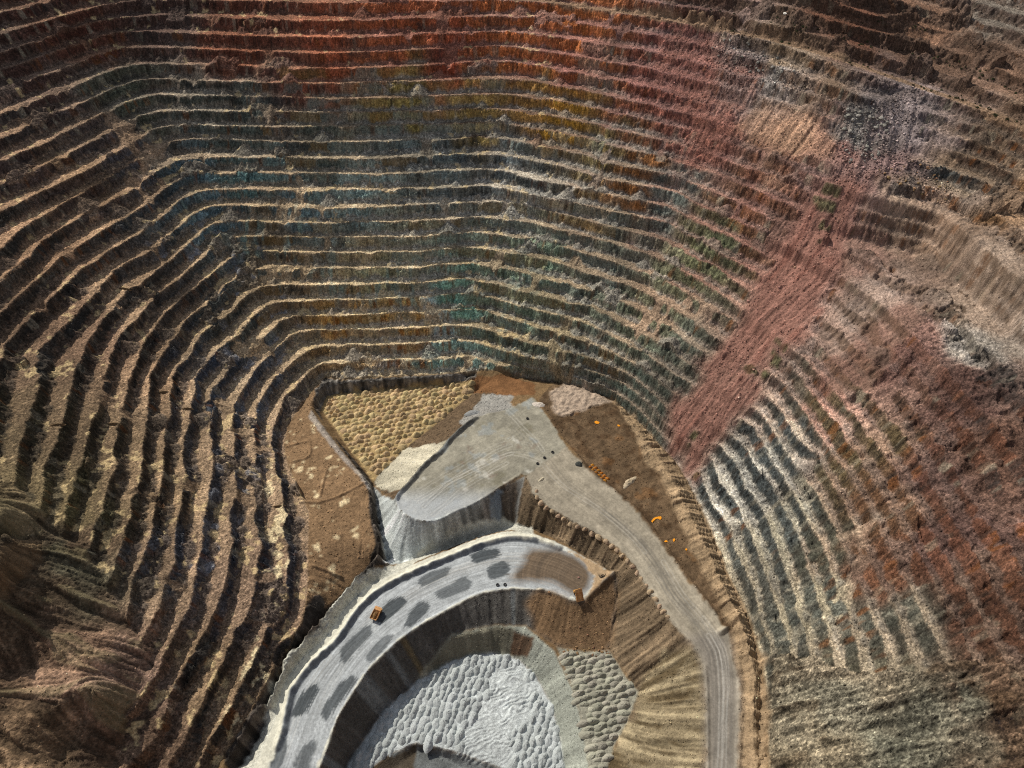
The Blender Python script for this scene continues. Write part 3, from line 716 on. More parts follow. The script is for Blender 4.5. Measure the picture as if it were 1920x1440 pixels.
# iron, copper and clay stains that run down the rock faces
st = smooth(streak(fbm(PX, PY, 5.0, 61, 2), 5, 2.0), 0.7, 1.7) * fm
tint(st * smooth(n30, -0.3, 0.6), (120, 74, 36), 0.55)
st2 = smooth(streak(fbm(PX, PY, 6.0, 62, 2), 5, 2.0), 0.8, 1.8) * fm
tint(st2 * smooth(-n30, -0.3, 0.6), (168, 160, 140), 0.45)
st3 = smooth(-rill, 0.7, 1.9) * fm
tint(st3, (46, 42, 38), 0.5)
copper = soft(inside([(330,330),(480,320),(640,370),(700,480),(860,480),(1010,470),(1010,600),(930,720),(800,720),(760,600),(560,560),(420,470),(340,400)], 8, 160), 14)
cs = smooth(streak(fbm(PX, PY, 7.0, 63, 3), 4, 2.0), 0.1, 1.3) * copper * (0.35 + 0.65 * fm) * smooth(fbm(PX, PY, 42, 86, 2), -0.6, 0.5)
tint(cs, (134, 158, 148), 0.85)
bl = soft(inside([(300,380),(470,430),(560,600),(520,800),(400,1140),(330,1160),(330,1000),(420,800),(400,640),(280,460)], 8, 161), 14)
tint(smooth(fbm(PX, PY, 14, 87, 3), 0.25, 0.8) * bl * np.where(istal, 1.0, 0.45 * fm), (140, 146, 156), 0.6)
rust = soft(inside([(600,540),(840,540),(850,700),(600,690)], 5, 162), 6)
tint(smooth(streak(fbm(PX, PY, 5.0, 88, 2), 6, 2.0), 0.5, 1.3) * rust * fm, (140, 88, 38), 0.75)
tint(smooth(fbm(PX, PY, 9, 89, 2), 0.1, 0.8) * rust * fm, (164, 140, 106), 0.6)
# blocks of different rock along each bench
hue_blk = _hash(np.floor(PX / 33 + 0.3 * n8 + 0.23 * k).astype(np.int32) + np.floor(PY / 47).astype(np.int32), ki, 305)
backw = (PX < 130) & (PX > -330) & (PY > 640) & (PY < 980)
tint(fm * (hue_blk > 0.70) * backw, (122, 132, 124), 0.45)
tint(fm * (hue_blk < -0.74) * backw, (140, 112, 66), 0.45)
tint(fm * ((hue_blk > 0.25) & (hue_blk < 0.42)), (52, 54, 54), 0.45)
flecks = (RNG.random(H.shape) > 0.985) & ~isface & (m > 0.4)
COL = COL * (1 + 0.9 * np.clip(soft(flecks, 1) * 4.0, 0, 1) * (1 - 0.5 * smooth(PX, 60, 200)))[..., None]
# slide, slumps and graded slopes
t_sl = np.exp(0.14 * grain + 0.07 * rill + 0.05 * rill_w + 0.10 * n2 + 0.10 * n8 + 0.10 * g2)
paint(ZONE_SLIDE & ~(OUTCROP & isface), (138, 100, 88), t_sl, 0.93, 7)
paint(OUTCROP & isface, (92, 94, 66), np.exp(0.3 * r3b + 0.2 * g2), 0.8, 1)
paint(ZONE_SLIDE & (rill_w > 1.3), (128, 80, 68), None, 0.35)
paint(ZONE_REDSLUMP & ~isface, (148, 102, 88), t_sl, 0.62, 6)
paint(ZONE_TAN, (166, 130, 104), t_sl, 0.6, 6)
paint(ZONE_GRADED, (124, 102, 84), np.exp(0.22 * fbm(PX, PY, 18, 99, 3) + 0.14 * rill + 0.14 * n8 + 0.1 * n2), 0.35, 4)
paint(ZONE_LOWRIGHT & (fbm(PX, PY, 16, 64, 3) + 0.4 * rill_w > 0.55), (78, 62, 44), None, 0.55)
paint(ZONE_LOWRIGHT & (fbm(PX, PY, 14, 65, 3) - 0.4 * rill_w > 0.6), (180, 170, 146), None, 0.22)
old_t = np.exp(0.28 * grain + 0.2 * n8 + 0.12 * n2)
COL = COL * np.where(ZONE_OLDDUMP, old_t, 1.0)[..., None].astype(np.float32) * np.where(ZONE_LOWRIGHT, 0.52 * np.exp(1.3 * (strata - 0.6) + 0.25 * n2 + 0.14 * g2), 1.0)[..., None].astype(np.float32)
paint(ZONE_OLDDUMP & (rill_w > 0.7), (150, 138, 104), None, 0.35)
paint(ZONE_OLDDUMP & (rill_w < -0.8), (56, 48, 38), None, 0.45)
paint(ZONE_PLATFORM, (118, 98, 74), np.exp(0.25 * n8 + 0.2 * grain), 0.7)
# pale spilled ore on the ledges
treadm = (~isface) & (m > 0.5)
pale = smooth(fbm(PX, PY, 9, 66, 3) + 0.35 * fbm(PX, PY, 60, 67, 2), 0.62, 0.85) * treadm * (PX < 60)
tint(pale, (225, 200, 150), 0.5)
plow = smooth(fbm(PX, PY, 13, 188, 4, 0.6), 0.25, 0.5) * treadm * soft(inside([(400,1440),(440,1300),(500,1150),(500,880),(530,860),(545,960),(560,1110),(540,1220),(470,1400)], 3, 189), 3)
tint(plow, (232, 214, 172), 0.75)
UPROAD = [(960,-2),(1020,2),(1110,15),(1220,30),(1280,38),(1390,61),(1440,72),(1560,106),(1650,137),(1730,165),(1830,200),(1920,238),(1990,268)]
d_up, a_up, _ = line_dist(UPROAD)
paint(smooth(-d_up, -6.5, -4.0), (150, 124, 100), np.exp(0.15 * n8 + 0.12 * n2), 0.85)
paint(smooth(-d_up, -1.2, -0.5), (86, 70, 54), None, 0.5)
upz = soft(inside([(1150,-60),(1290,40),(1450,78),(1740,170),(2000,275),(2000,-120),(1300,-120)], 3, 163), 5)
tint(upz * np.where(isface | istal, 1.0, 0.3), (84, 64, 50), 0.55)
# floors
tb = np.exp(0.12 * n8 + 0.14 * n2 + 0.09 * g2 + 0.12 * n30)
paint(FLOOR_ALL, (120, 98, 70), tb)
paint(FLOOR_LEFT, (138, 112, 84), tb)
paint(FLOOR_LEFT & (fbm(PX, PY, 10, 68, 4, 0.65) > 0.70), (226, 206, 166), tb)
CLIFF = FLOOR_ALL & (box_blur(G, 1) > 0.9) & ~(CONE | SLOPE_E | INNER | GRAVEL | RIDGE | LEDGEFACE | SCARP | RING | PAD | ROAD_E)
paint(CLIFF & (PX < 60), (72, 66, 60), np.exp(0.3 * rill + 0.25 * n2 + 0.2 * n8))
WESTFOOT = inside([(583,768),(612,808),(640,845),(675,885),(697,912),(702,945),(694,920),(660,880),(630,848),(600,812),(578,780)], 1, 170)
paint(WESTFOOT, (176, 172, 166), tb, 0.6)
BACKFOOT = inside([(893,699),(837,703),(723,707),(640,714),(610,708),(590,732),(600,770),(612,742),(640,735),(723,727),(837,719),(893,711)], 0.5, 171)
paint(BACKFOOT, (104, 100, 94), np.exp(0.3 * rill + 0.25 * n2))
Z = Z + (CLIFF | BACKFOOT) * (0.8 * tiny + 0.8 * fin)
paint(YELLOW, (160, 138, 98), tb)
paint(GRAVEL, (98, 82, 64), np.exp(0.25 * n2 + 0.08 * rill))
paint(PALESLOPE, (186, 180, 160), np.exp(0.12 * rill_w + 0.1 * n8), 0.95)
paint(PALE_TOP, (150, 150, 146), tb, 0.8)
paint(ORANGE_GROUND, (122, 88, 58), np.exp(0.2 * n8 + 0.1 * n2))
pad_lines = vnoise(PX * 0.05 + PY * 0.05, (PX - PY) * 0.45, 70) + vnoise(PX * 0.1 + PY * 0.1, (PX - PY) * 0.9, 71)
paint(PAD, (144, 140, 126), np.exp(0.20 * n8 + 0.05 * pad_lines + 0.22 * n30 + 0.08 * n2))
paint(PAD & (fbm(PX, PY, 16, 85, 4, 0.65) > 0.7), (200, 198, 188), None, 0.6)
paint(PAD & (n30 - 0.6 * n8 < -0.8), (112, 108, 90), None, 0.6)
paint((d_padb < 3.6), (98, 98, 94), np.exp(0.2 * n2), 0.85)  # pad berm painted darker to strengthen the shadow strip along it
paint(PAD & (fbm(PX, PY, 12, 181, 4, 0.65) < -0.75), (122, 104, 92), None, 0.55)
paint(PAD & (fbm(PX, PY, 20, 182, 4, 0.65) > 0.5), (142, 150, 152), None, 0.5)
tipw = smooth(PY, float(ground(800, 930)[1]) + 18, float(ground(800, 930)[1]) - 12) * PAD
tint(tipw, (176, 182, 186), 0.75)
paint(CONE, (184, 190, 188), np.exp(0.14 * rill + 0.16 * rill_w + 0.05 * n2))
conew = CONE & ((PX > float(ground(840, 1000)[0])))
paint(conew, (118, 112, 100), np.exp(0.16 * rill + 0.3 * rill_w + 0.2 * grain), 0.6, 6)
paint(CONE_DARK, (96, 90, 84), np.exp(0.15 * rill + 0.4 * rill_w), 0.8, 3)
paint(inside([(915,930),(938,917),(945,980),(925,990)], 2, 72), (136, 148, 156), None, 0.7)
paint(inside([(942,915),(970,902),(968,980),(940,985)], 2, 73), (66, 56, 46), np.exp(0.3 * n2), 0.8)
te = np.exp(0.20 * grain + 0.10 * rill + 0.08 * rill_w + 0.12 * n2 + 0.12 * n8)
paint(SLOPE_E, (108, 93, 74), te)
paint(SLOPE_E_LOW, (130, 118, 94), np.exp(0.24 * grain + 0.12 * rill + 0.16 * rill_w + 0.1 * n2), 0.9, 4)
paint(SLOPE_E_LOW & (0.6 * rill_w + 0.6 * grain < -0.5), (92, 76, 50), np.exp(0.2 * grain), 0.6)
paint(SLOPE_E_LOW & (0.6 * rill_w + 0.6 * grain > 0.9), (184, 170, 138), None, 0.5)
paint(FLOOR_ALL & (line_dist([(p[0] - 3, p[1] - 5) for p in OUTER_LINE])[0] < 6.5 + 2.0 * n8) & (PX < float(ground(1000, 1000)[0])), (186, 186, 174), tb, 0.95)
paint(RING, (196, 198, 190), tb)
CENTRE_D = [(540,1440),(572,1350),(600,1290),(650,1220),(710,1160),(780,1112),(850,1080),(920,1058),(980,1055),(1040,1070),(1090,1095)]
dd, aa, sd = line_dist(CENTRE_D)
off = dd * sd
lanes = vnoise(off * 1.1, aa * 0.02, 74) + 0.7 * vnoise(off * 2.3, aa * 0.035, 75)
paint(RING_ROAD, (168, 173, 175), np.exp(0.24 * lanes + 0.12 * n8 + 0.08 * n2 + 0.05 * g2))
def tracks(line, zone_, n, spread, seed):
    """wheel tracks: pairs of thin compacted or dusty lines that wander along a road"""
    rg = random.Random(seed)
    W0 = spline(np.array([ground(u, v)[:2] for u, v in line]), 12.0)
    T = np.gradient(W0, axis=0)
    T /= np.linalg.norm(T, axis=1, keepdims=True) + 1e-6
    N = np.stack([-T[:, 1], T[:, 0]], 1)
    for _ in range(n):
        a0, a1 = rg.uniform(-spread, spread), rg.uniform(-spread, spread)
        i0 = rg.randrange(0, max(1, len(W0) - 6))
        i1 = min(len(W0), i0 + rg.randrange(6, 20))
        t = np.linspace(0, 1, i1 - i0)[:, None]
        P = W0[i0:i1] + N[i0:i1] * (a0 * (1 - t) + a1 * t + 1.8 * np.sin(t * rg.uniform(2, 7) + rg.uniform(0, 6)))
        if len(P) < 3:
            continue
        d_, _, _ = line_dist(None, 6, P)
        two = np.exp(-((d_ - 1.9) / 0.6) ** 2)
        dark = rg.random() < 0.6
        paint(two * zone_, (92, 90, 86) if dark else (206, 204, 196), None, rg.uniform(0.10, 0.30))


tracks(CENTRE_D, RING_ROAD, 16, 9, 2)
for q, poly in enumerate(([(883,1042),(900,1032),(937,1029),(935,1040),(890,1056)], [(913,1075),(917,1063),(945,1052),(957,1063),(950,1076),(920,1085)],
             [(783,1090),(800,1078),(845,1062),(838,1078),(800,1098),(787,1097)], [(812,1117),(820,1110),(868,1082),(884,1088),(880,1105),(830,1122)],
             [(712,1145),(730,1128),(752,1117),(762,1128),(735,1155),(710,1172)], [(758,1175),(770,1145),(790,1128),(806,1135),(800,1150),(770,1175)],
             [(638,1217),(655,1200),(690,1172),(697,1187),(662,1225),(640,1250)], [(687,1235),(700,1210),(722,1192),(737,1195),(725,1212),(697,1240)],
             [(548,1340),(560,1310),(590,1280),(597,1290),(575,1330),(555,1345)], [(604,1340),(612,1320),(640,1280),(665,1265),(667,1275),(645,1305),(612,1350)],
             [(500,1440),(515,1400),(535,1380),(535,1410),(520,1445)], [(550,1445),(560,1410),(585,1385),(592,1395),(575,1445)])):
    pm = soft(inside(poly, 0.6, 110 + q), 3)
    pm = np.clip((pm + 0.30 * lanes * (pm > 0.02) - 0.34) * 3.5 + 0.5, 0, 1)
    paint(pm * RING_ROAD, (62, 68, 72), np.exp(0.28 * lanes + 0.08 * n2), 0.93 - 0.07 * (q % 4))
rr = np.sqrt((PX - ground(1082, 1083)[0])**2 + (PY - ground(1082, 1083)[1])**2)
swirl = vnoise(rr * 0.9, aa * 0.01, 76)
paint(np.clip(soft(RING_END, 9) * 1.6 - 0.3 + 0.35 * lanes * (1 - soft(RING_END, 9)), 0, 1) * RING_ROAD, (98, 82, 64), np.exp(0.24 * lanes + 0.28 * swirl), 0.95)
paint(RING_TIP, (170, 142, 106), tb, 0.9)
paint(RING & ~RING_ROAD & (PX < float(ground(1040, 1020)[0])), (206, 204, 188), np.exp(0.12 * n8 + 0.1 * n2), 0.95)
dgr = ground(850, 1040)
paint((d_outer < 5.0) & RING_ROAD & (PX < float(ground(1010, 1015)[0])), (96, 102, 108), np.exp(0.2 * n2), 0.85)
panels = vnoise(aa / 24.0, aa * 0 + 0.5, 77)
panels2 = vnoise(aa / 11.0, aa * 0 + 2.5, 78)
ti = np.exp(0.14 * rill + 0.2 * panels + 0.16 * n2)
paint(INNER, (88, 86, 82), ti)
paint(INNER & (panels2 > 0.45), (104, 92, 68), ti, 0.8)
paint(INNER & (panels2 < -0.55), (112, 116, 116), ti, 0.8)
paint(INNER_BROWN, (118, 94, 68), np.exp(0.12 * rill + 0.2 * n2), 0.9, 4)
paint(LEDGEFACE, (150, 154, 144), np.exp(0.1 * rill_w + 0.05 * n2))
paint(inside([(780,1275),(847,1190),(927,1172),(965,1176),(960,1230),(923,1223),(880,1230),(840,1243)], 1, 79), (116, 112, 96), np.exp(0.2 * rill_w), 0.9, 2)
paint(LEDGE_BROWN, (84, 64, 48), np.exp(0.2 * rill), 0.95)
paint(BASIN, (182, 188, 188), tb)
paint(PLATFORM_R, (146, 144, 130), tb)
paint(SCARP, (112, 116, 116), np.exp(0.15 * rill_w))
paint(inside([(660,1450),(735,1414),(782,1397),(775,1480),(660,1500)], 2, 80), (74, 64, 50), None, 0.9)
teast = np.exp(0.30 * n8 + 0.16 * n2)
paint(EAST, (100, 82, 62), teast)
paint(EAST & (fbm(PX, PY, 11, 81, 3) > 0.35), (78, 60, 42), teast, 0.75)
paint(EAST & (fbm(PX, PY, 14, 82, 3) > 0.75), (130, 90, 50), teast, 0.3)
paint(EAST_GREY, (176, 158, 140), np.exp(0.15 * n2), 0.9, 2)
paint(RIDGE, (156, 134, 106), np.exp(0.16 * n2 + 0.12 * rill + 0.1 * n8), 0.95, 2)
CENTRE_E = [(1020,860),(1060,910),(1130,960),(1190,1010),(1230,1060),(1270,1120),(1310,1165),(1345,1220),(1354,1290),(1354,1440),(1354,1500)]
de, ae, se = line_dist(CENTRE_E)
lane_e = vnoise(de * se * 0.9, ae * 0.02, 83) + 0.7 * vnoise(de * se * 2.1, ae * 0.03, 84)
paint(ROAD_E, (150, 142, 126), np.exp(0.09 * lane_e + 0.22 * n8 + 0.18 * n30 + 0.10 * n2))
lowroad = ROAD_E & (PY < float(ground(1320, 1190)[1]))
paint(lowroad, (126, 120, 112), np.exp(0.08 * lane_e + 0.18 * n8 + 0.12 * n30 + 0.08 * n2), 0.85, 6)
tracks(CENTRE_E, ROAD_E, 26, 9, 1)
tracks([(1015,860),(960,850),(900,880),(840,910),(790,945)], PAD, 12, 22, 3)
tracks([(1015,860),(985,820),(960,790),(930,770)], PAD, 6, 14, 4)
COL = np.clip(COL, 0.012, 0.85)

# ------------------------------------------------------------------ materials
def new_mat(name):
    mt = bpy.data.materials.new(name)
    mt.use_nodes = True
    nt = mt.node_tree
    for n in list(nt.nodes):
        nt.nodes.remove(n)
    out = nt.nodes.new("ShaderNodeOutputMaterial")
    bs = nt.nodes.new("ShaderNodeBsdfPrincipled")
    nt.links.new(bs.outputs[0], out.inputs[0])
    bs.inputs['Roughness'].default_value = 0.95
    bs.inputs['Specular IOR Level'].default_value = 0.15
    return mt, nt, bs


def rock_mat(name, base=None, var=0.35, scale=0.6, bump=0.5, rough=0.95, block=0.0):
    """rock or earth: mineral colour from the survey (or one colour), broken up by two sizes of grain"""
    mt, nt, bs = new_mat(name)
    tc = nt.nodes.new("ShaderNodeTexCoord")
    n1 = nt.nodes.new("ShaderNodeTexNoise")
    n1.inputs['Scale'].default_value = scale
    n1.inputs['Detail'].default_value = 5
    n1.inputs['Roughness'].default_value = 0.7
    nt.links.new(tc.outputs['Object'], n1.inputs['Vector'])
    mr = nt.nodes.new("ShaderNodeMapRange")
    mr.inputs['From Min'].default_value = 0.34
    mr.inputs['From Max'].default_value = 0.66
    mr.inputs['To Min'].default_value = 1 - var
    mr.inputs['To Max'].default_value = 1 + var
    nt.links.new(n1.outputs['Fac'], mr.inputs['Value'])
    mul = nt.nodes.new("ShaderNodeVectorMath")
    mul.operation = 'SCALE'
    if base is None:
        at_ = nt.nodes.new("ShaderNodeAttribute")
        at_.attribute_name = "mineral"
        nt.links.new(at_.outputs['Color'], mul.inputs[0])
    else:
        c = srgb(base)
        mul.inputs[0].default_value = tuple(c)
    fac = mr.outputs[0]
    if block > 0:                       # fractured rock: every block its own tone
        vo = nt.nodes.new("ShaderNodeTexVoronoi")
        vo.inputs['Scale'].default_value = 0.55
        nt.links.new(tc.outputs['Object'], vo.inputs['Vector'])
        sp = nt.nodes.new("ShaderNodeSeparateColor")
        nt.links.new(vo.outputs['Color'], sp.inputs[0])
        vr = nt.nodes.new("ShaderNodeMapRange")
        vr.inputs['To Min'].default_value = 1 - block
        vr.inputs['To Max'].default_value = 1 + block
        nt.links.new(sp.outputs[0], vr.inputs['Value'])
        mm = nt.nodes.new("ShaderNodeMath")
        mm.operation = 'MULTIPLY'
        nt.links.new(fac, mm.inputs[0])
        nt.links.new(vr.outputs[0], mm.inputs[1])
        fac = mm.outputs[0]
    nt.links.new(fac, mul.inputs['Scale'])
    nt.links.new(mul.outputs[0], bs.inputs['Base Color'])
    bs.inputs['Roughness'].default_value = rough
    if bump > 0:
        bp = nt.nodes.new("ShaderNodeBump")
        bp.inputs['Strength'].default_value = bump
        bp.inputs['Distance'].default_value = 1.0
        nt.links.new(n1.outputs['Fac'], bp.inputs['Height'])
        nt.links.new(bp.outputs[0], bs.inputs['Normal'])
    return mt


M_WALL = rock_mat("bench rock", var=0.50, scale=0.7, bump=1.0, block=0.32)
M_SCREE = rock_mat("scree", var=0.35, scale=0.9, bump=0.9, block=0.15)
M_EARTH = rock_mat("dumped earth", var=0.30, scale=0.9, bump=0.8, block=0.12)
M_ROAD = rock_mat("graded road", var=0.16, scale=0.6, bump=0.15, rough=0.9)

# ------------------------------------------------------------------ build the ground meshes
dz = Z - CAM_Z
zd = PY * CP - dz * SP
uu = 960 + F * PX / np.maximum(zd, 1)
vv = 720 - F * (PY * SP + dz * CP) / np.maximum(zd, 1)
keep = (uu > -110) & (uu < 2030) & (vv > -130) & (vv < 1540)
keep[:, [0, -1]] = False
keep[[0, -1], :] = False
quad = keep[:-1, :-1] & keep[1:, :-1] & keep[:-1, 1:] & keep[1:, 1:]

zone = np.zeros(H.shape, np.int32)           # 0 = pit wall
NAMES = {1: 'scree_slide', 2: 'debris_chute', 3: 'rock_slope', 4: 'old_dump', 5: 'pit_floor', 6: 'haul_road', 7: 'ring_road', 8: 'dump_slope',
         9: 'dumping_ground', 10: 'graded_slope', 11: 'earth_ridge', 12: 'loading_pad'}
zone[ZONE_GRADED] = 10
zone[ZONE_SLIDE] = 1
zone[ZONE_CHUTE] = 2
zone[ZONE_LOWRIGHT] = 3
zone[ZONE_OLDDUMP] = 4
zone[FLOOR_ALL] = 5
zone[GRAVEL | CONE | SLOPE_E | INNER | LEDGEFACE | SCARP] = 8
zone[YELLOW | BASIN | PLATFORM_R] = 9
zone[RIDGE] = 11
zone[RING] = 7
zone[PAD] = 12
zone[ROAD_E] = 6
kk = np.clip(k, 0, 29).astype(np.int32)


def ground_mesh(name, qmask, mat, parent=None):
    iy, ix = np.nonzero(qmask)
    if len(ix) == 0:
        return None
    idx = np.stack([iy * nx + ix, iy * nx + ix + 1, (iy + 1) * nx + ix + 1, (iy + 1) * nx + ix], 1)
    used, inv = np.unique(idx, return_inverse=True)
    inv = inv.reshape(-1).astype(np.int32)
    co = np.stack([PX.ravel()[used], PY.ravel()[used], Z.ravel()[used]], 1).astype(np.float32)
    me = bpy.data.meshes.new(name)
    me.vertices.add(len(used))
    me.vertices.foreach_set("co", co.ravel())
    nq = len(ix)
    me.loops.add(nq * 4)
    me.loops.foreach_set("vertex_index", inv)
    me.polygons.add(nq)
    me.polygons.foreach_set("loop_start", np.arange(0, nq * 4, 4, dtype=np.int32))
    me.update(calc_edges=True)
    ca = me.color_attributes.new("mineral", 'FLOAT_COLOR', 'POINT')
    c = np.ones((len(used), 4), np.float32)
    c[:, :3] = COL.reshape(-1, 3)[used]
    ca.data.foreach_set("color", c.ravel())
    me.materials.append(mat)
    o = bpy.data.objects.new(name, me)
    col.objects.link(o)
    if parent is not None:
        o.parent = parent
    return o


wall = bpy.data.objects.new('pit_wall', None)
col.objects.link(wall)
wall['kind'] = 'structure'
wall['label'] = 'terraced rock wall of the open pit, banded grey, teal, tan and rust red'
zq = zone[:-1, :-1]
kq = kk[:-1, :-1]
for lev in range(0, 30):
    ground_mesh('rock_bench', quad & (zq == 0) & (kq == lev), M_WALL, wall)
ZM = {1: M_SCREE, 2: M_SCREE, 3: M_WALL, 4: M_EARTH, 5: M_EARTH, 6: M_ROAD, 7: M_ROAD, 8: M_EARTH, 9: M_EARTH, 10: M_SCREE, 11: M_EARTH, 12: M_ROAD}
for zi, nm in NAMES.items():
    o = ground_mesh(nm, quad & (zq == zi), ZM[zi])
    if o:
        o['kind'] = 'structure'
# ------------------------------------------------------------------ ground beyond the survey, out to the horizon
def far_ground():
    n = 161
    t = np.linspace(-1, 1, n)
    ax = np.sign(t) * (np.abs(t) * 1100 + np.abs(t) ** 5 * 9000)
    gx_, gy_ = np.meshgrid(ax, ax + 600)
    cx, cy = np.clip(gx_, X0 + 3, X1 - 3), np.clip(gy_, Y0 + 3, Y1 - 3)
    hz = sample(H, cx, cy)
    dist = np.sqrt((gx_ - cx) ** 2 + (gy_ - cy) ** 2)
    w = smooth(dist, 20, 700)
    hz = hz * (1 - w) + (370 + 12 * fbm(gx_, gy_, 400, 90, 3)) * w
    inside_ = (gx_ > X0 - 30) & (gx_ < X1 + 30) & (gy_ > Y0 - 30) & (gy_ < Y1 + 30)
    kd = sample(keep.astype(np.float32), cx, cy)
    near = box_blur(((kd > 0.01) & inside_).astype(np.float32), 2) > 0
    hz = np.where(near, hz - 45, hz - 1.0)
    vs = np.stack([gx_.ravel(), gy_.ravel(), hz.ravel()], 1)
    i, j = np.meshgrid(np.arange(n - 1), np.arange(n - 1))
    a = (j * n + i).ravel()
    fs = np.stack([a, a + 1, a + n + 1, a + n], 1)
    me = bpy.data.meshes.new('ground')
    me.from_pydata(vs.tolist(), [], fs.tolist())
    me.materials.append(rock_mat("dry ground", base=(128, 98, 74), var=0.35, scale=0.02, bump=0.2))
    o = bpy.data.objects.new('ground', me)
    col.objects.link(o)
    o['kind'] = 'structure'


far_ground()


# ------------------------------------------------------------------ object helpers
def tag(o, label, cat, group=None):
    o['label'] = label
    o['category'] = cat
    if group:
        o['group'] = group
    return o


def link_mesh(name, bm, mat, parent=None, smooth_=False):
    me = bpy.data.meshes.new(name)
    bm.to_mesh(me)
    bm.free()
    me.materials.append(mat)
    if smooth_:
        me.polygons.foreach_set("use_smooth", [True] * len(me.polygons))
    o = bpy.data.objects.new(name, me)
    col.objects.link(o)
    if parent is not None:
        o.parent = parent
    return o


def empty(name, loc, rz=0.0):
    o = bpy.data.objects.new(name, None)
    col.objects.link(o)
    o.location = loc
    o.rotation_euler = (0, 0, rz)
    o.empty_display_size = 1
    return o


def place(u, v):
    return ground(u, v, Z)


def normal_at(x, y, r=2.0):
    zx = (sample(Z, x + r, y) - sample(Z, x - r, y)) / (2 * r)
    zy = (sample(Z, x, y + r) - sample(Z, x, y - r)) / (2 * r)
    return Vector((-float(zx), -float(zy), 1)).normalized()


def varied_mat(name, base, jitter=0.25, hue=0.02, var=0.25, scale=0.8, bump=0.6):
    """earth or rock whose tone differs a little from one object to the next"""
    mt = rock_mat(name, base=base, var=var, scale=scale, bump=bump)
    nt = mt.node_tree
    bs = [n for n in nt.nodes if n.type == 'BSDF_PRINCIPLED'][0]
    src = bs.inputs['Base Color'].links[0].from_socket
    oi = nt.nodes.new("ShaderNodeObjectInfo")
    mr = nt.nodes.new("ShaderNodeMapRange")
    mr.inputs['To Min'].default_value = 1 - jitter
    mr.inputs['To Max'].default_value = 1 + jitter
    mh = nt.nodes.new("ShaderNodeMapRange")
    mh.inputs['To Min'].default_value = 0.5 - hue
    mh.inputs['To Max'].default_value = 0.5 + hue
    nt.links.new(oi.outputs['Random'], mr.inputs['Value'])
    m2 = nt.nodes.new("ShaderNodeMath")
    m2.operation = 'FRACT'
    m3 = nt.nodes.new("ShaderNodeMath")
    m3.operation = 'MULTIPLY'
    m3.inputs[1].default_value = 7.31
    nt.links.new(oi.outputs['Random'], m3.inputs[0])
    nt.links.new(m3.outputs[0], m2.inputs[0])
    nt.links.new(m2.outputs[0], mh.inputs['Value'])
    hsn = nt.nodes.new("ShaderNodeHueSaturation")
    nt.links.new(src, hsn.inputs['Color'])
    nt.links.new(mh.outputs[0], hsn.inputs['Hue'])
    nt.links.new(mr.outputs[0], hsn.inputs['Value'])
    nt.links.new(hsn.outputs[0], bs.inputs['Base Color'])
    return mt


# ------------------------------------------------------------------ dumped heaps
def heap_mesh(name, mat, rx, ry, hgt, seed, flatness=1.25, rough_=0.22, skew=0.25):
    rr_ = random.Random(seed)
    bm = bmesh.new()
    rings, seg = 6, 16
    ph = [rr_.uniform(0, 6.28) for _ in range(4)]
    top = bm.verts.new((skew * rx * 0.6, rr_.uniform(-.1, .1) * ry, hgt))
    prev = None
    for i in range(1, rings + 1):
        t = i / rings
        ring = []
        for j in range(seg):
            a = 2 * math.pi * j / seg
            wob = 1 + 0.10 * math.sin(2 * a + ph[0]) + 0.07 * math.sin(3 * a + ph[1]) + 0.05 * math.sin(5 * a + ph[2])
            z = hgt * (1 - t ** flatness) * (1 + rough_ * rr_.uniform(-1, 1)) - 0.9 * t ** 4
            sx_ = skew * rx * 0.6 * (1 - t)
            rad = t * wob * (1 + 0.07 * rr_.uniform(-1, 1))
            ring.append(bm.verts.new((sx_ + rx * rad * math.cos(a), ry * rad * math.sin(a), z)))
        for j in range(seg):
            n = (j + 1) % seg
            if prev is None:
                bm.faces.new((top, ring[j], ring[n]))
            else:
                bm.faces.new((prev[j], ring[j], ring[n], prev[n]))
        prev = ring
    me = bpy.data.meshes.new(name)
    bm.to_mesh(me)
    bm.free()
    me.materials.append(mat)
    me.polygons.foreach_set("use_smooth", [True] * len(me.polygons))
    return me


def mask_at(mask, x, y):
    ix, iy = int(round((x - X0) / CELL)), int(round((y - Y0) / CELL))
    if 0 <= ix < nx and 0 <= iy < ny:
        return bool(mask[iy, ix])
    return False


def in_view(x, y, z, margin=6):
    dz_ = z - CAM_Z
    depth = y * CP - dz_ * SP
    u = 960 + F * x / depth
    v = 720 - F * (y * SP + dz_ * CP) / depth
    return -margin < u < 1920 + margin and -margin < v < 1440 + margin


ONES = 'zeroth first second third fourth fifth sixth seventh eighth ninth tenth eleventh twelfth thirteenth fourteenth fifteenth sixteenth seventeenth eighteenth nineteenth'.split()
TENS = {2: 'twenty', 3: 'thirty', 4: 'forty', 5: 'fifty'}


def ordinal(n):
    if n < 20:
        return ONES[n]
    return TENS[n // 10][:-1] + 'ieth' if n % 10 == 0 else TENS[n // 10] + '-' + ONES[n % 10]


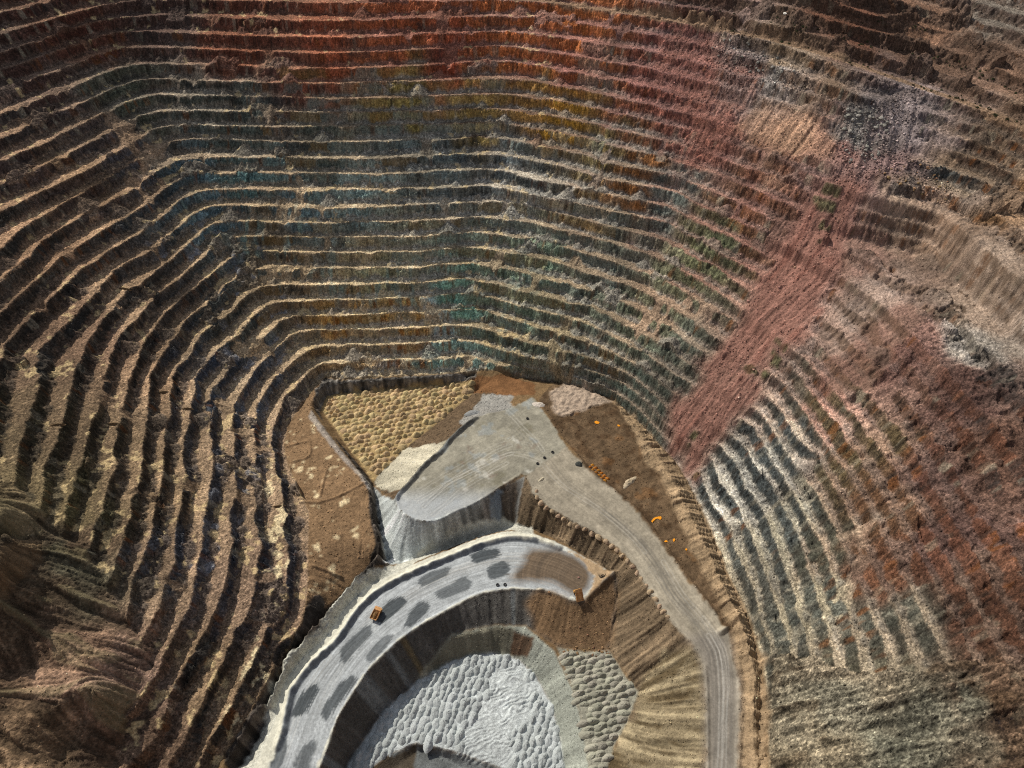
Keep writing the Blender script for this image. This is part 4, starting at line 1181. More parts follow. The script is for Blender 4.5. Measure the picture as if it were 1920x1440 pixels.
def heap_field(name, mask, shapes, ang, dx, dy, label, cat, group, limit, skip=None, jit=0.3, stagger=True, rot_jit=0.3, name_rest=None):
    ys, xs = np.nonzero(mask)
    cx, cy = xs.mean() * CELL + X0, ys.mean() * CELL + Y0
    ext = max(np.ptp(xs), np.ptp(ys)) * CELL * 0.75
    ca, sa = math.cos(ang), math.sin(ang)
    spots = []
    ni, nj = int(ext / dx) + 1, int(ext / dy) + 1
    for j in range(-nj, nj + 1):
        for i in range(-ni, ni + 1):
            a = (i + (0.5 if stagger and j % 2 else 0) + random.uniform(-jit, jit)) * dx
            b_ = (j + random.uniform(-jit, jit) * 0.7) * dy
            x, y = cx + a * ca - b_ * sa, cy + a * sa + b_ * ca
            if not mask_at(mask, x, y) or (skip is not None and mask_at(skip, x, y)):
                continue
            z = float(sample(Z, x, y))
            if in_view(x, y, z):
                spots.append((y, x, z, j, i))
    spots.sort()
    rest = spots[limit:]
    rows = sorted({q[3] for q in spots})
    for y, x, z, j, i in spots[:limit]:
        nr = rows.index(j) + 1
        mates = sorted(q[4] for q in spots if q[3] == j)
        npos = mates.index(i) + 1
        lab_ = label % (ordinal(nr), ordinal(npos))
        o = bpy.data.objects.new(name, random.choice(shapes))
        col.objects.link(o)
        o.location = (x, y, z - 0.15)
        s_ = random.choice((random.uniform(0.66, 0.95), random.uniform(0.9, 1.3)))
        o.scale = (s_, s_ * random.uniform(0.85, 1.15), s_ * random.uniform(0.7, 1.25))
        o.rotation_euler = (0, 0, ang + random.uniform(-rot_jit, rot_jit))
        tag(o, lab_, cat, group)
    return len(spots), len(rest)


M_YHEAP = varied_mat("sandy ore", (186, 164, 124), 0.26, 0.014, 0.3, 0.9, 0.7)
M_WHEAP = varied_mat("pale waste rock", (172, 178, 178), 0.15, 0.015, 0.22, 0.9, 0.6)
M_GHEAP = varied_mat("grey waste rock", (152, 150, 136), 0.22, 0.02, 0.25, 0.9, 0.6)
M_BERM = varied_mat("berm earth", (170, 148, 122), 0.12, 0.01, 0.25, 1.0, 0.6)
M_ORANGE = varied_mat("orange ore", (170, 112, 44), 0.15, 0.01, 0.3, 1.0, 0.6)
yshapes = [heap_mesh("sandy heap", M_YHEAP, random.uniform(5.0, 6.4), random.uniform(4.0, 5.2), random.uniform(2.8, 4.4), 100 + i, 1.45, 0.2, random.uniform(-0.2, 0.5)) for i in range(9)]
wshapes = [heap_mesh("pale heap", M_WHEAP, 6.3, 4.4, random.uniform(2.6, 3.6), 200 + i, 1.6) for i in range(9)]
gshapes = [heap_mesh("grey heap", M_GHEAP, 6.6, 3.9, random.uniform(2.4, 3.3), 300 + i, 1.6) for i in range(9)]


def shrink(mask, r):
    return soft(mask, r) > 0.93


DARKEDGE = inside([(690,895),(640,850),(660,835),(700,860),(760,825),(800,795),(830,790),(770,840),(715,890)], 1, 140)
p_, q_ = ground(640, 780), ground(800, 775)
ang_y = math.atan2(q_[1] - p_[1], q_[0] - p_[0])
cnt_y = heap_field('sandy_heap', shrink(YELLOW, 3), yshapes, ang_y + 0.25, 7.0, 7.4, 'sand coloured heap, %s row from the lower tip, %s along the row', 'ore heap',
                   'sand coloured heaps in the triangular dumping ground', 290)
p_, q_ = ground(850, 1300), ground(950, 1330)
cnt_w = heap_field('pale_heap', shrink(BASIN, 2), wshapes, 1.25, 7.8, 6.0, 'pale heap in the basin, %s row from its right bank, %s along', 'waste heap',
                   'pale heaps in the basin inside the ring road', 250, skip=RIPPLE, rot_jit=0.25)
cnt_g = heap_field('grey_heap', shrink(PLATFORM_R, 2), gshapes, 0.25, 8.6, 5.4, 'grey heap beyond the pale curved bank, %s row up, %s along', 'waste heap',
                   'grey heaps right of the pale curved bank', 120, rot_jit=0.2)
print("heaps", cnt_y, cnt_w, cnt_g)

bshapes = [heap_mesh("berm heap", M_BERM, 3.6, 3.0, random.uniform(1.9, 2.5), 400 + i, 1.7) for i in range(6)]
BERM_LINE = [(1006,920),(1007,930),(1015,941),(1025,950),(1036,957),(1048,964),(1058,970),(1070,980),(1083,985),(1097,990),(1110,998),(1123,1005),(1137,1013),(1148,1022),(1158,1030),(1168,1040),(1177,1050),(1187,1060),
             (1195,1072),(1203,1083),(1212,1097),(1220,1108),(1230,1122),(1237,1135),(1245,1145),(1252,1155)]
for i, (u, v) in enumerate(BERM_LINE):
    p = place(u, v + 1)
    o = bpy.data.objects.new('berm_heap', bshapes[i % 6])
    col.objects.link(o)
    o.location = (p[0], p[1], p[2] - 0.5)
    s_ = random.uniform(0.85, 1.15)
    o.scale = (s_, s_, s_)
    o.rotation_euler = (0, 0, random.uniform(0, 6.28))
    tag(o, 'tan earth heap edging the haul road, %s from the upper end of the row' % ordinal(i + 1), 'berm heap', 'safety berm heaps along the haul road')
oshapes = [heap_mesh("orange heap", M_ORANGE, 2.9, 2.2, 1.7, 420 + i, 1.6) for i in range(4)]
for i in range(6):
    for j in range(2):
        p = place(1106 + i * 5.6 + j * 5, 873 + i * 5.0 - j * 4 + 3)
        o = bpy.data.objects.new('orange_heap', oshapes[(i + j) % 4])
        col.objects.link(o)
        o.location = (p[0], p[1], p[2] - 0.2)
        o.rotation_euler = (0, 0, random.uniform(-0.4, 0.4))
        tag(o, 'small orange heap beside the haul road, %s from the upper end of the %s row' % (ordinal(i + 1), 'nearer' if j == 0 else 'farther'), 'ore heap', 'orange heaps beside the haul road')


def single_heap(name, u, v, rx, ry, h_, ang, base, label, cat, seed, flat_=1.5, rough_=0.25):
    mt = varied_mat(label[:20], base, 0.02, 0.0, 0.4, 0.9, 0.9)
    p = place(u, v)
    o = bpy.data.objects.new(name, heap_mesh(name, mt, rx, ry, h_, seed, flat_, rough_, 0.1))
    col.objects.link(o)
    o.location = (p[0], p[1], p[2] - 0.2)
    o.rotation_euler = (0, 0, ang)
    tag(o, label, cat)
    return o


single_heap('rubble_heap', 1086, 870, 6.0, 4.5, 2.2, 0.1, (62, 64, 62), 'dark grey rubble heap just left of the small orange heaps', 'rubble heap', 501)
single_heap('limestone_heap', 1010, 759, 9.5, 6.0, 2.0, 0.1, (206, 196, 184), 'low whitish heap at the back edge of the pale pad', 'heap', 502, 1.8, 0.4)
single_heap('limestone_heap', 1178, 905, 13.0, 5.0, 1.8, 0.72, (186, 170, 144), 'cream coloured heap pushed up across the right edge of the haul road', 'heap', 503, 1.6, 0.7)
single_heap('gravel_heap', 890, 775, 12.0, 6.0, 2.4, 0.1, (140, 142, 142), 'grey gravel heap at the far left corner of the pale pad', 'heap', 504, 1.7)
single_heap('gravel_heap', 1015, 899, 5.2, 2.2, 1.5, 0.7, (196, 186, 162), 'pale oblong heap on the left bend of the haul road', 'heap', 505, 2.2, 0.1)
for i, (u, v, L, a, lab) in enumerate([(305,736,7,0.1,'short dark earth berm across the sixth ledge up the left wall'), (350,767,6.5,0.05,'short dark earth berm across the ledge just right of another berm, left wall'),
                                    (106,797,8,0.15,'short dark earth berm across a brown ledge near the left border'), (213,795,8,-0.05,'short dark earth berm across the middle ledge of the left wall'),
                                    (233,542,8,-0.2,'short dark earth berm across a ledge high on the left wall'), (520,950,9,0.2,'earth berm across the lowest ledge beside the brown floor')]):
    single_heap('earth_berm', u, v, L, 1.7, 2.6, a, (112, 92, 68), lab, 'earth berm', 520 + i, 2.0, 0.1)

# ------------------------------------------------------------------ puddles of orange water
mw, ntw, bsw = new_mat("orange seepage")
bsw.inputs['Base Color'].default_value = (*srgb((232, 150, 36)), 1)
bsw.inputs['Roughness'].default_value = 0.35
nz = ntw.nodes.new("ShaderNodeTexNoise")
nz.inputs['Scale'].default_value = 0.5
rmp = ntw.nodes.new("ShaderNodeValToRGB")
rmp.color_ramp.elements[0].color = (*srgb((214, 128, 24)), 1)
rmp.color_ramp.elements[1].color = (*srgb((244, 172, 52)), 1)
ntw.links.new(nz.outputs['Fac'], rmp.inputs[0])
ntw.links.new(rmp.outputs[0], bsw.inputs['Base Color'])


def puddle(pts, label):
    W = np.array([place(u, v) for u, v in pts])
    c = W.mean(0)
    bm = bmesh.new()
    ring = spline(np.vstack([W, W[:1]])[:, :2], 0.8)[:-1]
    zz = max(float(sample(Z, x, y)) for x, y in ring) + 0.12
    vs = [bm.verts.new((x - c[0] + random.uniform(-.15, .15), y - c[1] + random.uniform(-.15, .15), 0)) for x, y in ring]
    bm.faces.new(vs)
    bmesh.ops.triangulate(bm, faces=bm.faces[:])
    bmesh.ops.recalc_face_normals(bm, faces=bm.faces[:])
    o = link_mesh('puddle', bm, mw)
    o.location = (c[0], c[1], zz)
    tag(o, label, 'puddle')


puddle([(1221,978),(1226,971),(1232,969.5),(1239,968.5),(1240,972),(1238,975),(1233,972.5),(1229,974),(1225,978),(1223,981)], 'bright orange crescent of water on brown ground beside the haul road')
puddle([(1261,1012),(1264,1010),(1266,1013),(1263,1016)], 'small round orange puddle below the orange crescent')
puddle([(1245,1015),(1249,1013),(1252,1016),(1247,1017)], 'dull orange puddle left of the small round one')
puddle([(1284,1030),(1287,1028),(1289,1031),(1286,1033)], 'tiny orange puddle near the tan ridge')
puddle([(1114,792),(1118,789),(1124,792),(1122,795),(1117,795)], 'orange puddle on the mottled brown ground below the stony grey patch')
puddle([(1157,797),(1160,796),(1163,799),(1159,800)], 'tiny orange puddle right of a larger one at the top of the brown ground')

# ------------------------------------------------------------------ tyres used as markers
m_rub, nt_r, bs_r = new_mat("worn rubber")
bs_r.inputs['Base Color'].default_value = (0.022, 0.023, 0.026, 1)
bs_r.inputs['Roughness'].default_value = 0.8
nzr = nt_r.nodes.new("ShaderNodeTexNoise")
nzr.inputs['Scale'].default_value = 6
rr2 = nt_r.nodes.new("ShaderNodeValToRGB")
rr2.color_ramp.elements[0].color = (0.014, 0.014, 0.016, 1)
rr2.color_ramp.elements[1].color = (0.06, 0.058, 0.055, 1)
nt_r.links.new(nzr.outputs['Fac'], rr2.inputs[0])
nt_r.links.new(rr2.outputs[0], bs_r.inputs['Base Color'])


def tyre_bm(R=1.75, r_in=0.85, w=1.1, seg=28):
    bm = bmesh.new()
    prof = [(r_in, -w * 0.32), (r_in + 0.12, -w * 0.46), (R * 0.86, -w * 0.5), (R * 0.97, -w * 0.36), (R, 0), (R * 0.97, w * 0.36), (R * 0.86, w * 0.5), (r_in + 0.12, w * 0.46), (r_in, w * 0.32)]
    rings = []
    for j in range(seg):
        a = 2 * math.pi * j / seg
        lug = 0.05 if j % 2 else -0.02
        rings.append([bm.verts.new(((r + (lug if r > R * 0.9 else 0)) * math.cos(a), (r + (lug if r > R * 0.9 else 0)) * math.sin(a), z)) for r, z in prof])
    n = len(prof)
    for j in range(seg):
        A, B = rings[j], rings[(j + 1) % seg]
        for i in range(n):
            bm.faces.new((A[i], B[i], B[(i + 1) % n], A[(i + 1) % n]))
    bmesh.ops.recalc_face_normals(bm, faces=bm.faces[:])
    return bm


for u, v, lab in [(933, 1097, 'black tyre lying flat on the ring road, left one of a pair'), (947, 1096.5, 'black tyre lying flat on the ring road, right one of a pair'),
                  (989, 785, 'lone black tyre lying flat in the upper part of the pale pad'), (1036, 848, 'black tyre on the pale pad, farthest up of the slanting row of three'),
                  (1021, 858.5, 'black tyre on the pale pad, middle one of the slanting row of three'), (1008, 869.5, 'black tyre on the pale pad, lowest of the slanting row of three')]:
    o = link_mesh('tyre', tyre_bm(), m_rub)
    p = place(u, v)
    o.location = (p[0], p[1], p[2] + 0.5)
    n_ = normal_at(p[0], p[1])
    o.rotation_euler = n_.to_track_quat('Z', 'Y').to_euler()
    tag(o, lab, 'tyre', 'marker tyres')

# ------------------------------------------------------------------ haul trucks
m_yel, nt_y, bs_y = new_mat("dusty yellow paint")
nzy = nt_y.nodes.new("ShaderNodeTexNoise")
nzy.inputs['Scale'].default_value = 0.7
nzy.inputs['Detail'].default_value = 5
rmy = nt_y.nodes.new("ShaderNodeValToRGB")
rmy.color_ramp.elements[0].position = 0.3
rmy.color_ramp.elements[0].color = (*srgb((150, 112, 66)), 1)
rmy.color_ramp.elements[1].position = 0.7
rmy.color_ramp.elements[1].color = (*srgb((206, 156, 88)), 1)
nt_y.links.new(nzy.outputs['Fac'], rmy.inputs[0])
nt_y.links.new(rmy.outputs[0], bs_y.inputs['Base Color'])
bs_y.inputs['Roughness'].default_value = 0.6
m_dark, _, bs_d = new_mat("dark steel")
bs_d.inputs['Base Color'].default_value = (0.03, 0.028, 0.026, 1)
bs_d.inputs['Roughness'].default_value = 0.6
m_win, _, bs_w = new_mat("cab glass")
bs_w.inputs['Base Color'].default_value = (0.02, 0.025, 0.03, 1)
bs_w.inputs['Roughness'].default_value = 0.15
m_bed = rock_mat("worn tray steel", base=(196, 148, 98), var=0.4, scale=0.6, bump=0.2, rough=0.7)


def add_box(bm, x0, x1, y0, y1, z0, z1, taper=0.0):
    vs = [bm.verts.new(p) for p in ((x0, y0, z0), (x1, y0, z0), (x1, y1, z0), (x0, y1, z0),
                                    (x0 + taper, y0 + taper, z1), (x1 - taper, y0 + taper, z1), (x1 - taper, y1 - taper, z1), (x0 + taper, y1 - taper, z1))]
    for f in ((0, 3, 2, 1), (4, 5, 6, 7), (0, 1, 5, 4), (1, 2, 6, 5), (2, 3, 7, 6), (3, 0, 4, 7)):
        bm.faces.new([vs[i] for i in f])


def add_slab(bm, pts, thick, y0, y1):
    """a bent plate: profile pts (x, z) given thickness and drawn across from y0 to y1"""
    P = [np.array(p, float) for p in pts]
    off_ = []
    for i in range(len(P)):
        a, b_ = P[max(i - 1, 0)], P[min(i + 1, len(P) - 1)]
        d = (b_ - a) / np.linalg.norm(b_ - a)
        off_.append(P[i] + np.array([d[1], -d[0]]) * thick)
    rows = []
    for q, qo in zip(P, off_):
        rows.append([bm.verts.new((q[0], y0, q[1])), bm.verts.new((q[0], y1, q[1])), bm.verts.new((qo[0], y1, qo[1])), bm.verts.new((qo[0], y0, qo[1]))])
    for A, B in zip(rows[:-1], rows[1:]):
        for i in range(4):
            j = (i + 1) % 4
            bm.faces.new((A[i], A[j], B[j], B[i]))
    bm.faces.new(rows[0])
    bm.faces.new(rows[-1][::-1])


def haul_truck(loc, heading, label, tip=0.0, pitch=0.0):
    t = empty('haul_truck', loc, heading)
    tag(t, label, 'haul truck', 'haul trucks on the ring road')
    bm = bmesh.new()
    for sy in (-1, 1):
        add_box(bm, -5.2, 5.2, sy * 1.2 - 0.35, sy * 1.2 + 0.35, 1.5, 2.5)
    add_box(bm, 1.6, 6.1, -1.7, 1.7, 1.7, 3.3, 0.15)
    add_box(bm, -4.2, -2.6, -2.0, 2.0, 1.2, 2.4)
    link_mesh('chassis', bm, m_dark, t)
    bm = bmesh.new()
    add_box(bm, 3.3, 6.4, -3.6, 3.6, 3.3, 3.6)
    add_box(bm, 6.0, 6.5, -3.5, 3.5, 1.7, 3.3, 0.1)
    link_mesh('deck', bm, m_yel, t)
    bm = bmesh.new()
    add_box(bm, 6.5, 6.7, -1.3, 1.3, 1.9, 3.2)
    link_mesh('grille', bm, m_dark, t)
    for sy in (-1, 1):
        bm = bmesh.new()
        add_box(bm, 6.5, 6.66, sy * 2.4 - 0.35, sy * 2.4 + 0.35, 2.4, 2.9)
        link_mesh('headlight', bm, varied_mat("lamp glass", (220, 215, 200), 0, 0, 0.05), t)
    bm = bmesh.new()
    add_box(bm, 3.6, 5.6, 0.9, 3.2, 3.6, 5.2, 0.1)
    cab = link_mesh('cab', bm, m_yel, t)
    bm = bmesh.new()
    add_box(bm, 5.55, 5.63, 1.15, 2.95, 4.1, 4.95)
    add_box(bm, 3.95, 5.3, 3.15, 3.22, 4.1, 4.95)
    link_mesh('window', bm, m_win, cab)
    bm = bmesh.new()
    add_box(bm, 3.7, 5.2, -3.0, -1.0, 3.6, 4.5, 0.1)
    link_mesh('control_cabinet', bm, m_yel, t)
    # tray: floor, two sides, headboard and the canopy over the deck
    bm = bmesh.new()
    px, pz = -4.4, 2.6
    add_slab(bm, [(-6.4, 3.6), (-4.4, 2.9), (1.6, 3.3), (3.0, 5.4), (3.3, 5.9)], 0.25, -3.3, 3.3)
    for sy in (-1, 1):
        v0 = [(-6.4, 3.6), (-4.4, 2.9), (1.6, 3.3), (3.1, 5.8), (-6.2, 4.7)]
        lo = [bm.verts.new((x, sy * 3.3, z)) for x, z in v0]
        hi = [bm.verts.new((x, sy * 3.6, z)) for x, z in v0]
        bm.faces.new(lo)
        bm.faces.new(hi[::-1])
        for i in range(5):
            j = (i + 1) % 5
            bm.faces.new((lo[i], hi[i], hi[j], lo[j]))
    add_slab(bm, [(2.9, 5.75), (6.3, 6.2)], 0.22, -3.5, 3.5)
    bmesh.ops.recalc_face_normals(bm, faces=bm.faces[:])
    for vtx in bm.verts:
        vtx.co.x -= px
        vtx.co.z -= pz
    bed = link_mesh('dump_bed', bm, m_bed, t)
    bed.location = (px, 0, pz)
    bed.rotation_euler = (0, -tip, 0)
    for x, ys in ((3.9, (-2.75, 2.75)), (-2.9, (-2.95, -1.75, 1.75, 2.95))):
        for y in ys:
            w_ = link_mesh('wheel', tyre_bm(1.65, 0.8, 1.1, 24), m_rub, t)
            w_.location = (x, y, 1.62)
            w_.rotation_euler = (math.pi / 2, 0, 0)
            bm = bmesh.new()
            bmesh.ops.create_cone(bm, cap_ends=True, segments=16, radius1=0.85, radius2=0.7, depth=0.7)
            link_mesh('rim', bm, m_yel, w_)
    bm = bmesh.new()
    for sy in (-1, 1):
        add_box(bm, 0.0, 0.4, sy * 0.9 - 0.2, sy * 0.9 + 0.2, 2.3, 3.0 + 5.5 * math.sin(tip))
    link_mesh('hoist', bm, m_dark, t)
    t.rotation_euler = (0, pitch, heading)
    return t


def heading_of(a, b_):
    p, q = place(*a), place(*b_)
    return math.atan2(q[1] - p[1], q[0] - p[0])


p = place(706, 1154)
t1 = haul_truck((p[0], p[1], p[2] + 0.05), heading_of((699, 1163), (710, 1143)), 'dusty yellow haul truck with a loaded tray driving on the pale ring road')
ld = bpy.data.objects.new('rock_load', heap_mesh('rock_load', varied_mat("brown ore", (126, 96, 62), 0.02, 0, 0.5, 1.2, 1.0), 3.9, 2.9, 1.7, 601, 1.6, 0.25, 0.0))
col.objects.link(ld)
hd = t1.rotation_euler[2]
ld.location = (p[0] - 1.7 * math.cos(hd), p[1] - 1.7 * math.sin(hd), p[2] + 4.3)
ld.rotation_euler = (0, 0, hd)
tag(ld, 'brown broken rock heaped in the tray of the moving haul truck', 'load')
p = place(1084, 1119)
haul_truck((p[0], p[1], p[2] + 0.3), heading_of((1087, 1127), (1081, 1110)), 'haul truck with its tray raised, tipping brown rock over the edge of the ring road', tip=math.radians(42))

# ------------------------------------------------------------------ boulders and rubble
def rock_mesh(name, mat, seed, sub=1):
    rr_ = random.Random(seed)
    bm = bmesh.new()
    bmesh.ops.create_icosphere(bm, subdivisions=sub, radius=1.0)
    ax = [rr_.uniform(0.75, 1.25) for _ in range(3)]
    for v_ in bm.verts:
        f = rr_.uniform(0.72, 1.15)
        v_.co = Vector((v_.co.x * ax[0] * f, v_.co.y * ax[1] * f, v_.co.z * ax[2] * 0.8 * f))
    me = bpy.data.meshes.new(name)
    bm.to_mesh(me)
    bm.free()
    me.materials.append(mat)
    return me


M_BOUL = varied_mat("grey boulder rock", (142, 138, 130), 0.3, 0.02, 0.3, 0.8, 0.5)
M_BOULB = varied_mat("brown boulder rock", (140, 112, 84), 0.3, 0.02, 0.3, 0.8, 0.5)
M_BOULP = varied_mat("pinkish boulder rock", (176, 140, 124), 0.25, 0.02, 0.3, 0.8, 0.5)
gb = [rock_mesh("boulder", M_BOUL, 700 + i) for i in range(8)]
bb_ = [rock_mesh("boulder", M_BOULB, 720 + i) for i in range(8)]
pb = [rock_mesh("boulder", M_BOULP, 740 + i) for i in range(8)]


def boulders(n, poly_uv, size, shapes, label, group):
    us = [p[0] for p in poly_uv]
    vs = [p[1] for p in poly_uv]
    made = 0
    while made < n:
        u, v = random.uniform(min(us), max(us)), random.uniform(min(vs), max(vs))
        c = False
        for i in range(len(poly_uv)):
            (ax, ay), (bx, by) = poly_uv[i], poly_uv[(i + 1) % len(poly_uv)]
            if (ay > v) != (by > v) and u < (bx - ax) * (v - ay) / (by - ay) + ax:
                c = not c
        if not c:
            continue
        p = place(u, v)
        o = bpy.data.objects.new('boulder', random.choice(shapes))
        col.objects.link(o)
        s_ = size[0] + (size[1] - size[0]) * random.random() ** 2.5
        o.scale = (s_, s_ * random.uniform(0.8, 1.2), s_ * random.uniform(0.7, 1.0))
        o.location = (p[0], p[1], p[2] + 0.25 * s_)
        o.rotation_euler = (random.uniform(-.5, .5), random.uniform(-.5, .5), random.uniform(0, 6.28))
        tag(o, label, 'boulder', group)
        made += 1


boulders(95, [(1585,205),(1640,200),(1670,240),(1650,300),(1590,310),(1575,260)], (1.2, 3.6), gb, 'grey boulder in the rockfall at the head of the red scree slide', 'boulders in the upper rockfall')
boulders(45, [(1330,60),(1420,85),(1500,140),(1480,170),(1400,150),(1340,120)], (1.0, 2.8), gb, 'grey boulder strewn below the upper pit road, left of the whitish streak', 'boulders below the upper pit road')
boulders(40, [(1640,320),(1720,300),(1790,350),(1770,380),(1690,350)], (1.0, 2.6), bb_, 'brown boulder strewn on the ledge right of the red scree slide', 'boulders right of the scree slide')
boulders(35, [(1440,420),(1590,380),(1540,560),(1420,720),(1330,840),(1300,800)], (0.8, 1.9), pb, 'pinkish stone lying on the red scree slide', 'stones on the red scree slide')
boulders(40, [(1040,1212),(1145,1212),(1145,1228),(1120,1232),(1060,1232)], (0.8, 1.8), bb_, 'brown stone rolled to the foot of the fresh dumping cone', 'stones at the foot of the dumping cone')
boulders(34, [(1078,1140),(1098,1140),(1135,1212),(1045,1212)], (0.5, 1.2), bb_, 'brown stone tumbling down the slope below the tipping truck', 'stones below the tipping truck')
boulders(14, [(560,850),(640,870),(690,960),(690,1040),(600,1100),(585,980)], (0.6, 1.2), bb_, 'dark stone lying on the wide brown floor left of the sandy heaps', 'stones on the brown floor')


def single_boulder(u, v, s_, shapes, label):
    p = place(u, v)
    o = bpy.data.objects.new('boulder', shapes[0])
    col.objects.link(o)
    o.location = (p[0], p[1], p[2] + 0.3 * s_)
    o.scale = (s_, s_, s_ * 0.8)
    tag(o, label, 'boulder')


single_boulder(1029, 1111, 1.6, bb_, 'lone dark boulder on the inner edge of the ring road, left of the tipping truck')
single_boulder(1085, 1083, 1.3, pb, 'pale boulder in the middle of the brown turning circle')
single_boulder(1472, 27, 3.0, [rock_mesh("boulder", varied_mat("white rock", (225, 220, 210), 0.0, 0, 0.1), 761)], 'white boulder on the dark slope at the top, above the upper pit road')

# crumpled scrap on the tip of the ring road
bm = bmesh.new()
rr_ = random.Random(31)
for i in range(26):
    c = Vector((rr_.gauss(0, 1.5), rr_.gauss(0, 1.0), rr_.uniform(0.2, 1.4)))
    ln = rr_.uniform(0.8, 2.4)
    n0 = len(bm.verts)
    add_box(bm, -ln, ln, -0.22, 0.22, -0.18, 0.18)
    bm.verts.ensure_lookup_table()
    from mathutils import Euler
    mrot = Euler((rr_.uniform(-.6, .6), rr_.uniform(-.7, .7), rr_.uniform(0, 6.28))).to_matrix()
    for v_ in list(bm.verts)[n0:]:
        v_.co = mrot @ v_.co + c
sc_ = link_mesh('scrap_heap', bm, m_dark)
p = place(1131, 1081)
sc_.location = (p[0], p[1], p[2])
tag(sc_, 'black tangle of scrap beside the berm at the tip of the ring road', 'scrap heap')

# loose rubble nobody could count: stones on ledges, at the foot of dumps and in the rockfalls
def rubble(name, mask, n, size, mat, seed, zoff=0.1):
    rg = np.random.default_rng(seed)
    ys, xs = np.nonzero(mask & keep)
    if len(xs) == 0:
        return
    pk = rg.integers(0, len(xs), n)
    base = np.array([(1, 0, 0), (-1, 0, 0), (0, 1, 0), (0, -1, 0), (0, 0, 1), (0, 0, -1)], np.float32)
    fb = np.array([(0, 2, 4), (2, 1, 4), (1, 3, 4), (3, 0, 4), (2, 0, 5), (1, 2, 5), (3, 1, 5), (0, 3, 5)], np.int32)
    s_ = size[0] + (size[1] - size[0]) * rg.random(n) ** 3
    co = base[None] * (0.7 + 0.6 * rg.random((n, 6, 3))) * s_[:, None, None]
    a = rg.random(n) * 6.28
    ca, sa = np.cos(a)[:, None], np.sin(a)[:, None]
    tl = rg.normal(0, 0.5, n)[:, None]
    x, y, z = co[..., 0], co[..., 1], co[..., 2]
    y, z = y * np.cos(tl) - z * np.sin(tl), y * np.sin(tl) + z * np.cos(tl)
    x, y = x * ca - y * sa, x * sa + y * ca
    px = (xs[pk] + rg.random(n)) * CELL + X0
    py = (ys[pk] + rg.random(n)) * CELL + Y0
    pz = sample(Z, px, py) + zoff * s_
    V = np.stack([x + px[:, None], y + py[:, None], z * 0.8 + pz[:, None]], -1).reshape(-1, 3).astype(np.float32)
    Fc = (fb[None] + (np.arange(n) * 6)[:, None, None]).reshape(-1).astype(np.int32)
    me = bpy.data.meshes.new(name)
    me.vertices.add(len(V))
    me.vertices.foreach_set("co", V.ravel())
    me.loops.add(len(Fc))
    me.loops.foreach_set("vertex_index", Fc)
    me.polygons.add(len(Fc) // 3)
    me.polygons.foreach_set("loop_start", np.arange(0, len(Fc), 3, dtype=np.int32))
    me.update(calc_edges=True)
    ix = np.clip(np.rint((px - X0) / CELL).astype(int), 0, nx - 1)
    iy = np.clip(np.rint((py - Y0) / CELL).astype(int), 0, ny - 1)
    c = np.ones((n, 6, 4), np.float32)
    c[..., :3] = (COL[iy, ix] * np.exp(rg.normal(0.12, 0.38, (n, 1))))[:, None, :]
    ca_ = me.color_attributes.new("mineral", 'FLOAT_COLOR', 'POINT')
    ca_.data.foreach_set("color", np.clip(c, 0, 0.85).ravel())
    me.materials.append(mat)
    o = bpy.data.objects.new(name, me)
    col.objects.link(o)
    o['kind'] = 'stuff'


rubble('rubble', istal, 12000, (0.35, 1.3), M_SCREE, 1)
rubble('scree_stones', ZONE_SLIDE | ZONE_REDSLUMP | ZONE_TAN, 4000, (0.3, 1.2), M_SCREE, 2)
rubble('rockfall_stones', ZONE_CHUTE | inside([(1320,50),(1430,80),(1520,140),(1500,190),(1380,160),(1320,120)], 5, 150) | inside([(1640,310),(1730,295),(1800,350),(1770,390),(1690,355)], 5, 151), 3500, (0.5, 1.9), M_SCREE, 3)
rubble('gravel', GRAVEL | INNER | SLOPE_E | LEDGEFACE, 6000, (0.25, 0.9), M_EARTH, 4)
rubble('ground_stones', EAST | RIDGE | FLOOR_LEFT | ZONE_OLDDUMP | ZONE_LOWRIGHT, 6000, (0.25, 1.0), M_EARTH, 5)

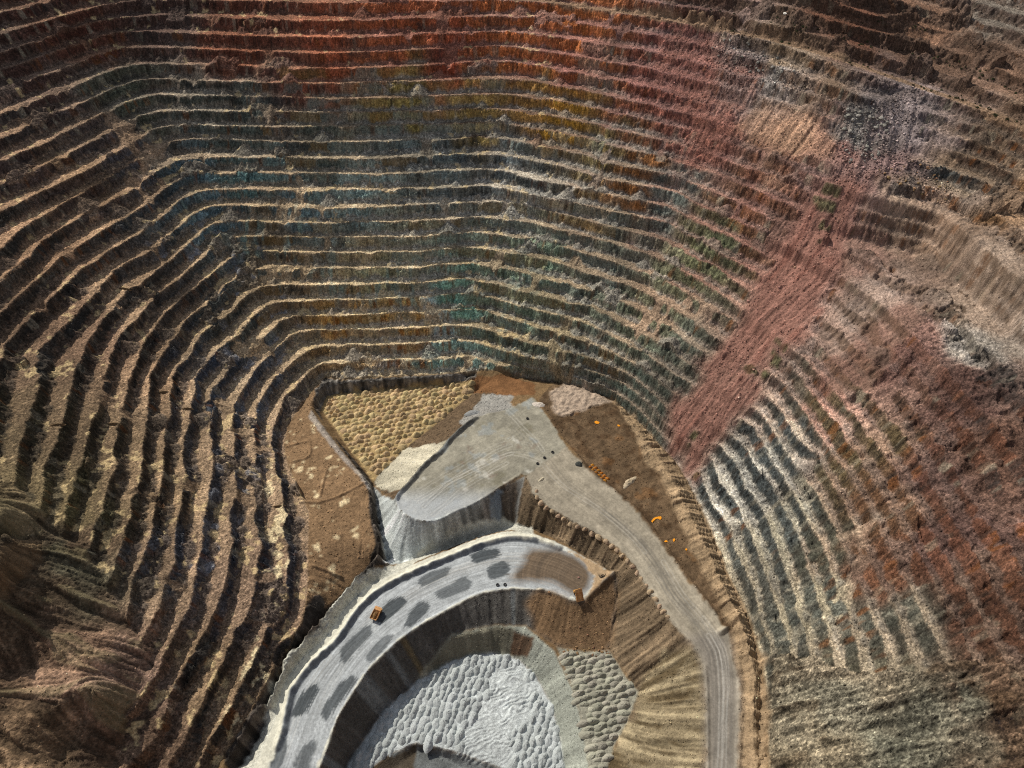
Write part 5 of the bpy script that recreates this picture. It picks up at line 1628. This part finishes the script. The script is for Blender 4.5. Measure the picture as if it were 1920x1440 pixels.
# ------------------------------------------------------------------ shrubs on the old upper benches
m_shrub = varied_mat("dry shrub leaves", (58, 62, 40), 0.3, 0.03, 0.4, 2.0, 0.3)


def shrub_mesh(seed):
    rr_ = random.Random(seed)
    bm = bmesh.new()
    for i in range(46):
        a, e = rr_.uniform(0, 6.28), math.asin(rr_.uniform(0.0, 1.0))
        r_ = rr_.uniform(0.55, 1.05)
        c = Vector((math.cos(a) * math.cos(e) * r_, math.sin(a) * math.cos(e) * r_, math.sin(e) * r_ * 0.8 + 0.1))
        t_ = Vector((rr_.uniform(-1, 1), rr_.uniform(-1, 1), rr_.uniform(-1, 1))).normalized() * 0.3
        q = c.cross(t_)
        q = q.normalized() * 0.22 if q.length > 1e-4 else Vector((0.2, 0, 0))
        bm.faces.new([bm.verts.new(c - t_), bm.verts.new(c + q), bm.verts.new(c + t_), bm.verts.new(c - q)])
    me = bpy.data.meshes.new("shrub")
    bm.to_mesh(me)
    bm.free()
    me.materials.append(m_shrub)
    return me


shr = [shrub_mesh(800 + i) for i in range(6)]
LINES = [[(1280,36),(1440,70),(1560,104),(1730,163),(1830,198),(1915,234)], [(1460,49),(1565,72),(1652,95),(1765,122),(1840,140),(1905,172)], [(1300,16),(1400,30),(1500,48),(1560,62)], [(1740,110),(1800,122),(1850,140)], [(1580,30),(1680,45),(1740,60)]]
for i in range(120):
    L = LINES[random.choice([0, 0, 0, 1, 1, 2, 3, 4])]
    j = random.randrange(len(L) - 1)
    t_ = random.random()
    u = L[j][0] + (L[j + 1][0] - L[j][0]) * t_
    v = L[j][1] + (L[j + 1][1] - L[j][1]) * t_ + random.gauss(0, 4)
    p = place(u, max(v, 2))
    o = bpy.data.objects.new('shrub', random.choice(shr))
    col.objects.link(o)
    o.location = (p[0], p[1], p[2] - 0.1)
    s_ = random.uniform(0.8, 2.0)
    o.scale = (s_, s_, s_)
    o.rotation_euler = (0, 0, random.uniform(0, 6.28))
    tag(o, 'small dark shrub growing beside the tan road on the upper benches', 'shrub', 'shrubs along the upper pit road')
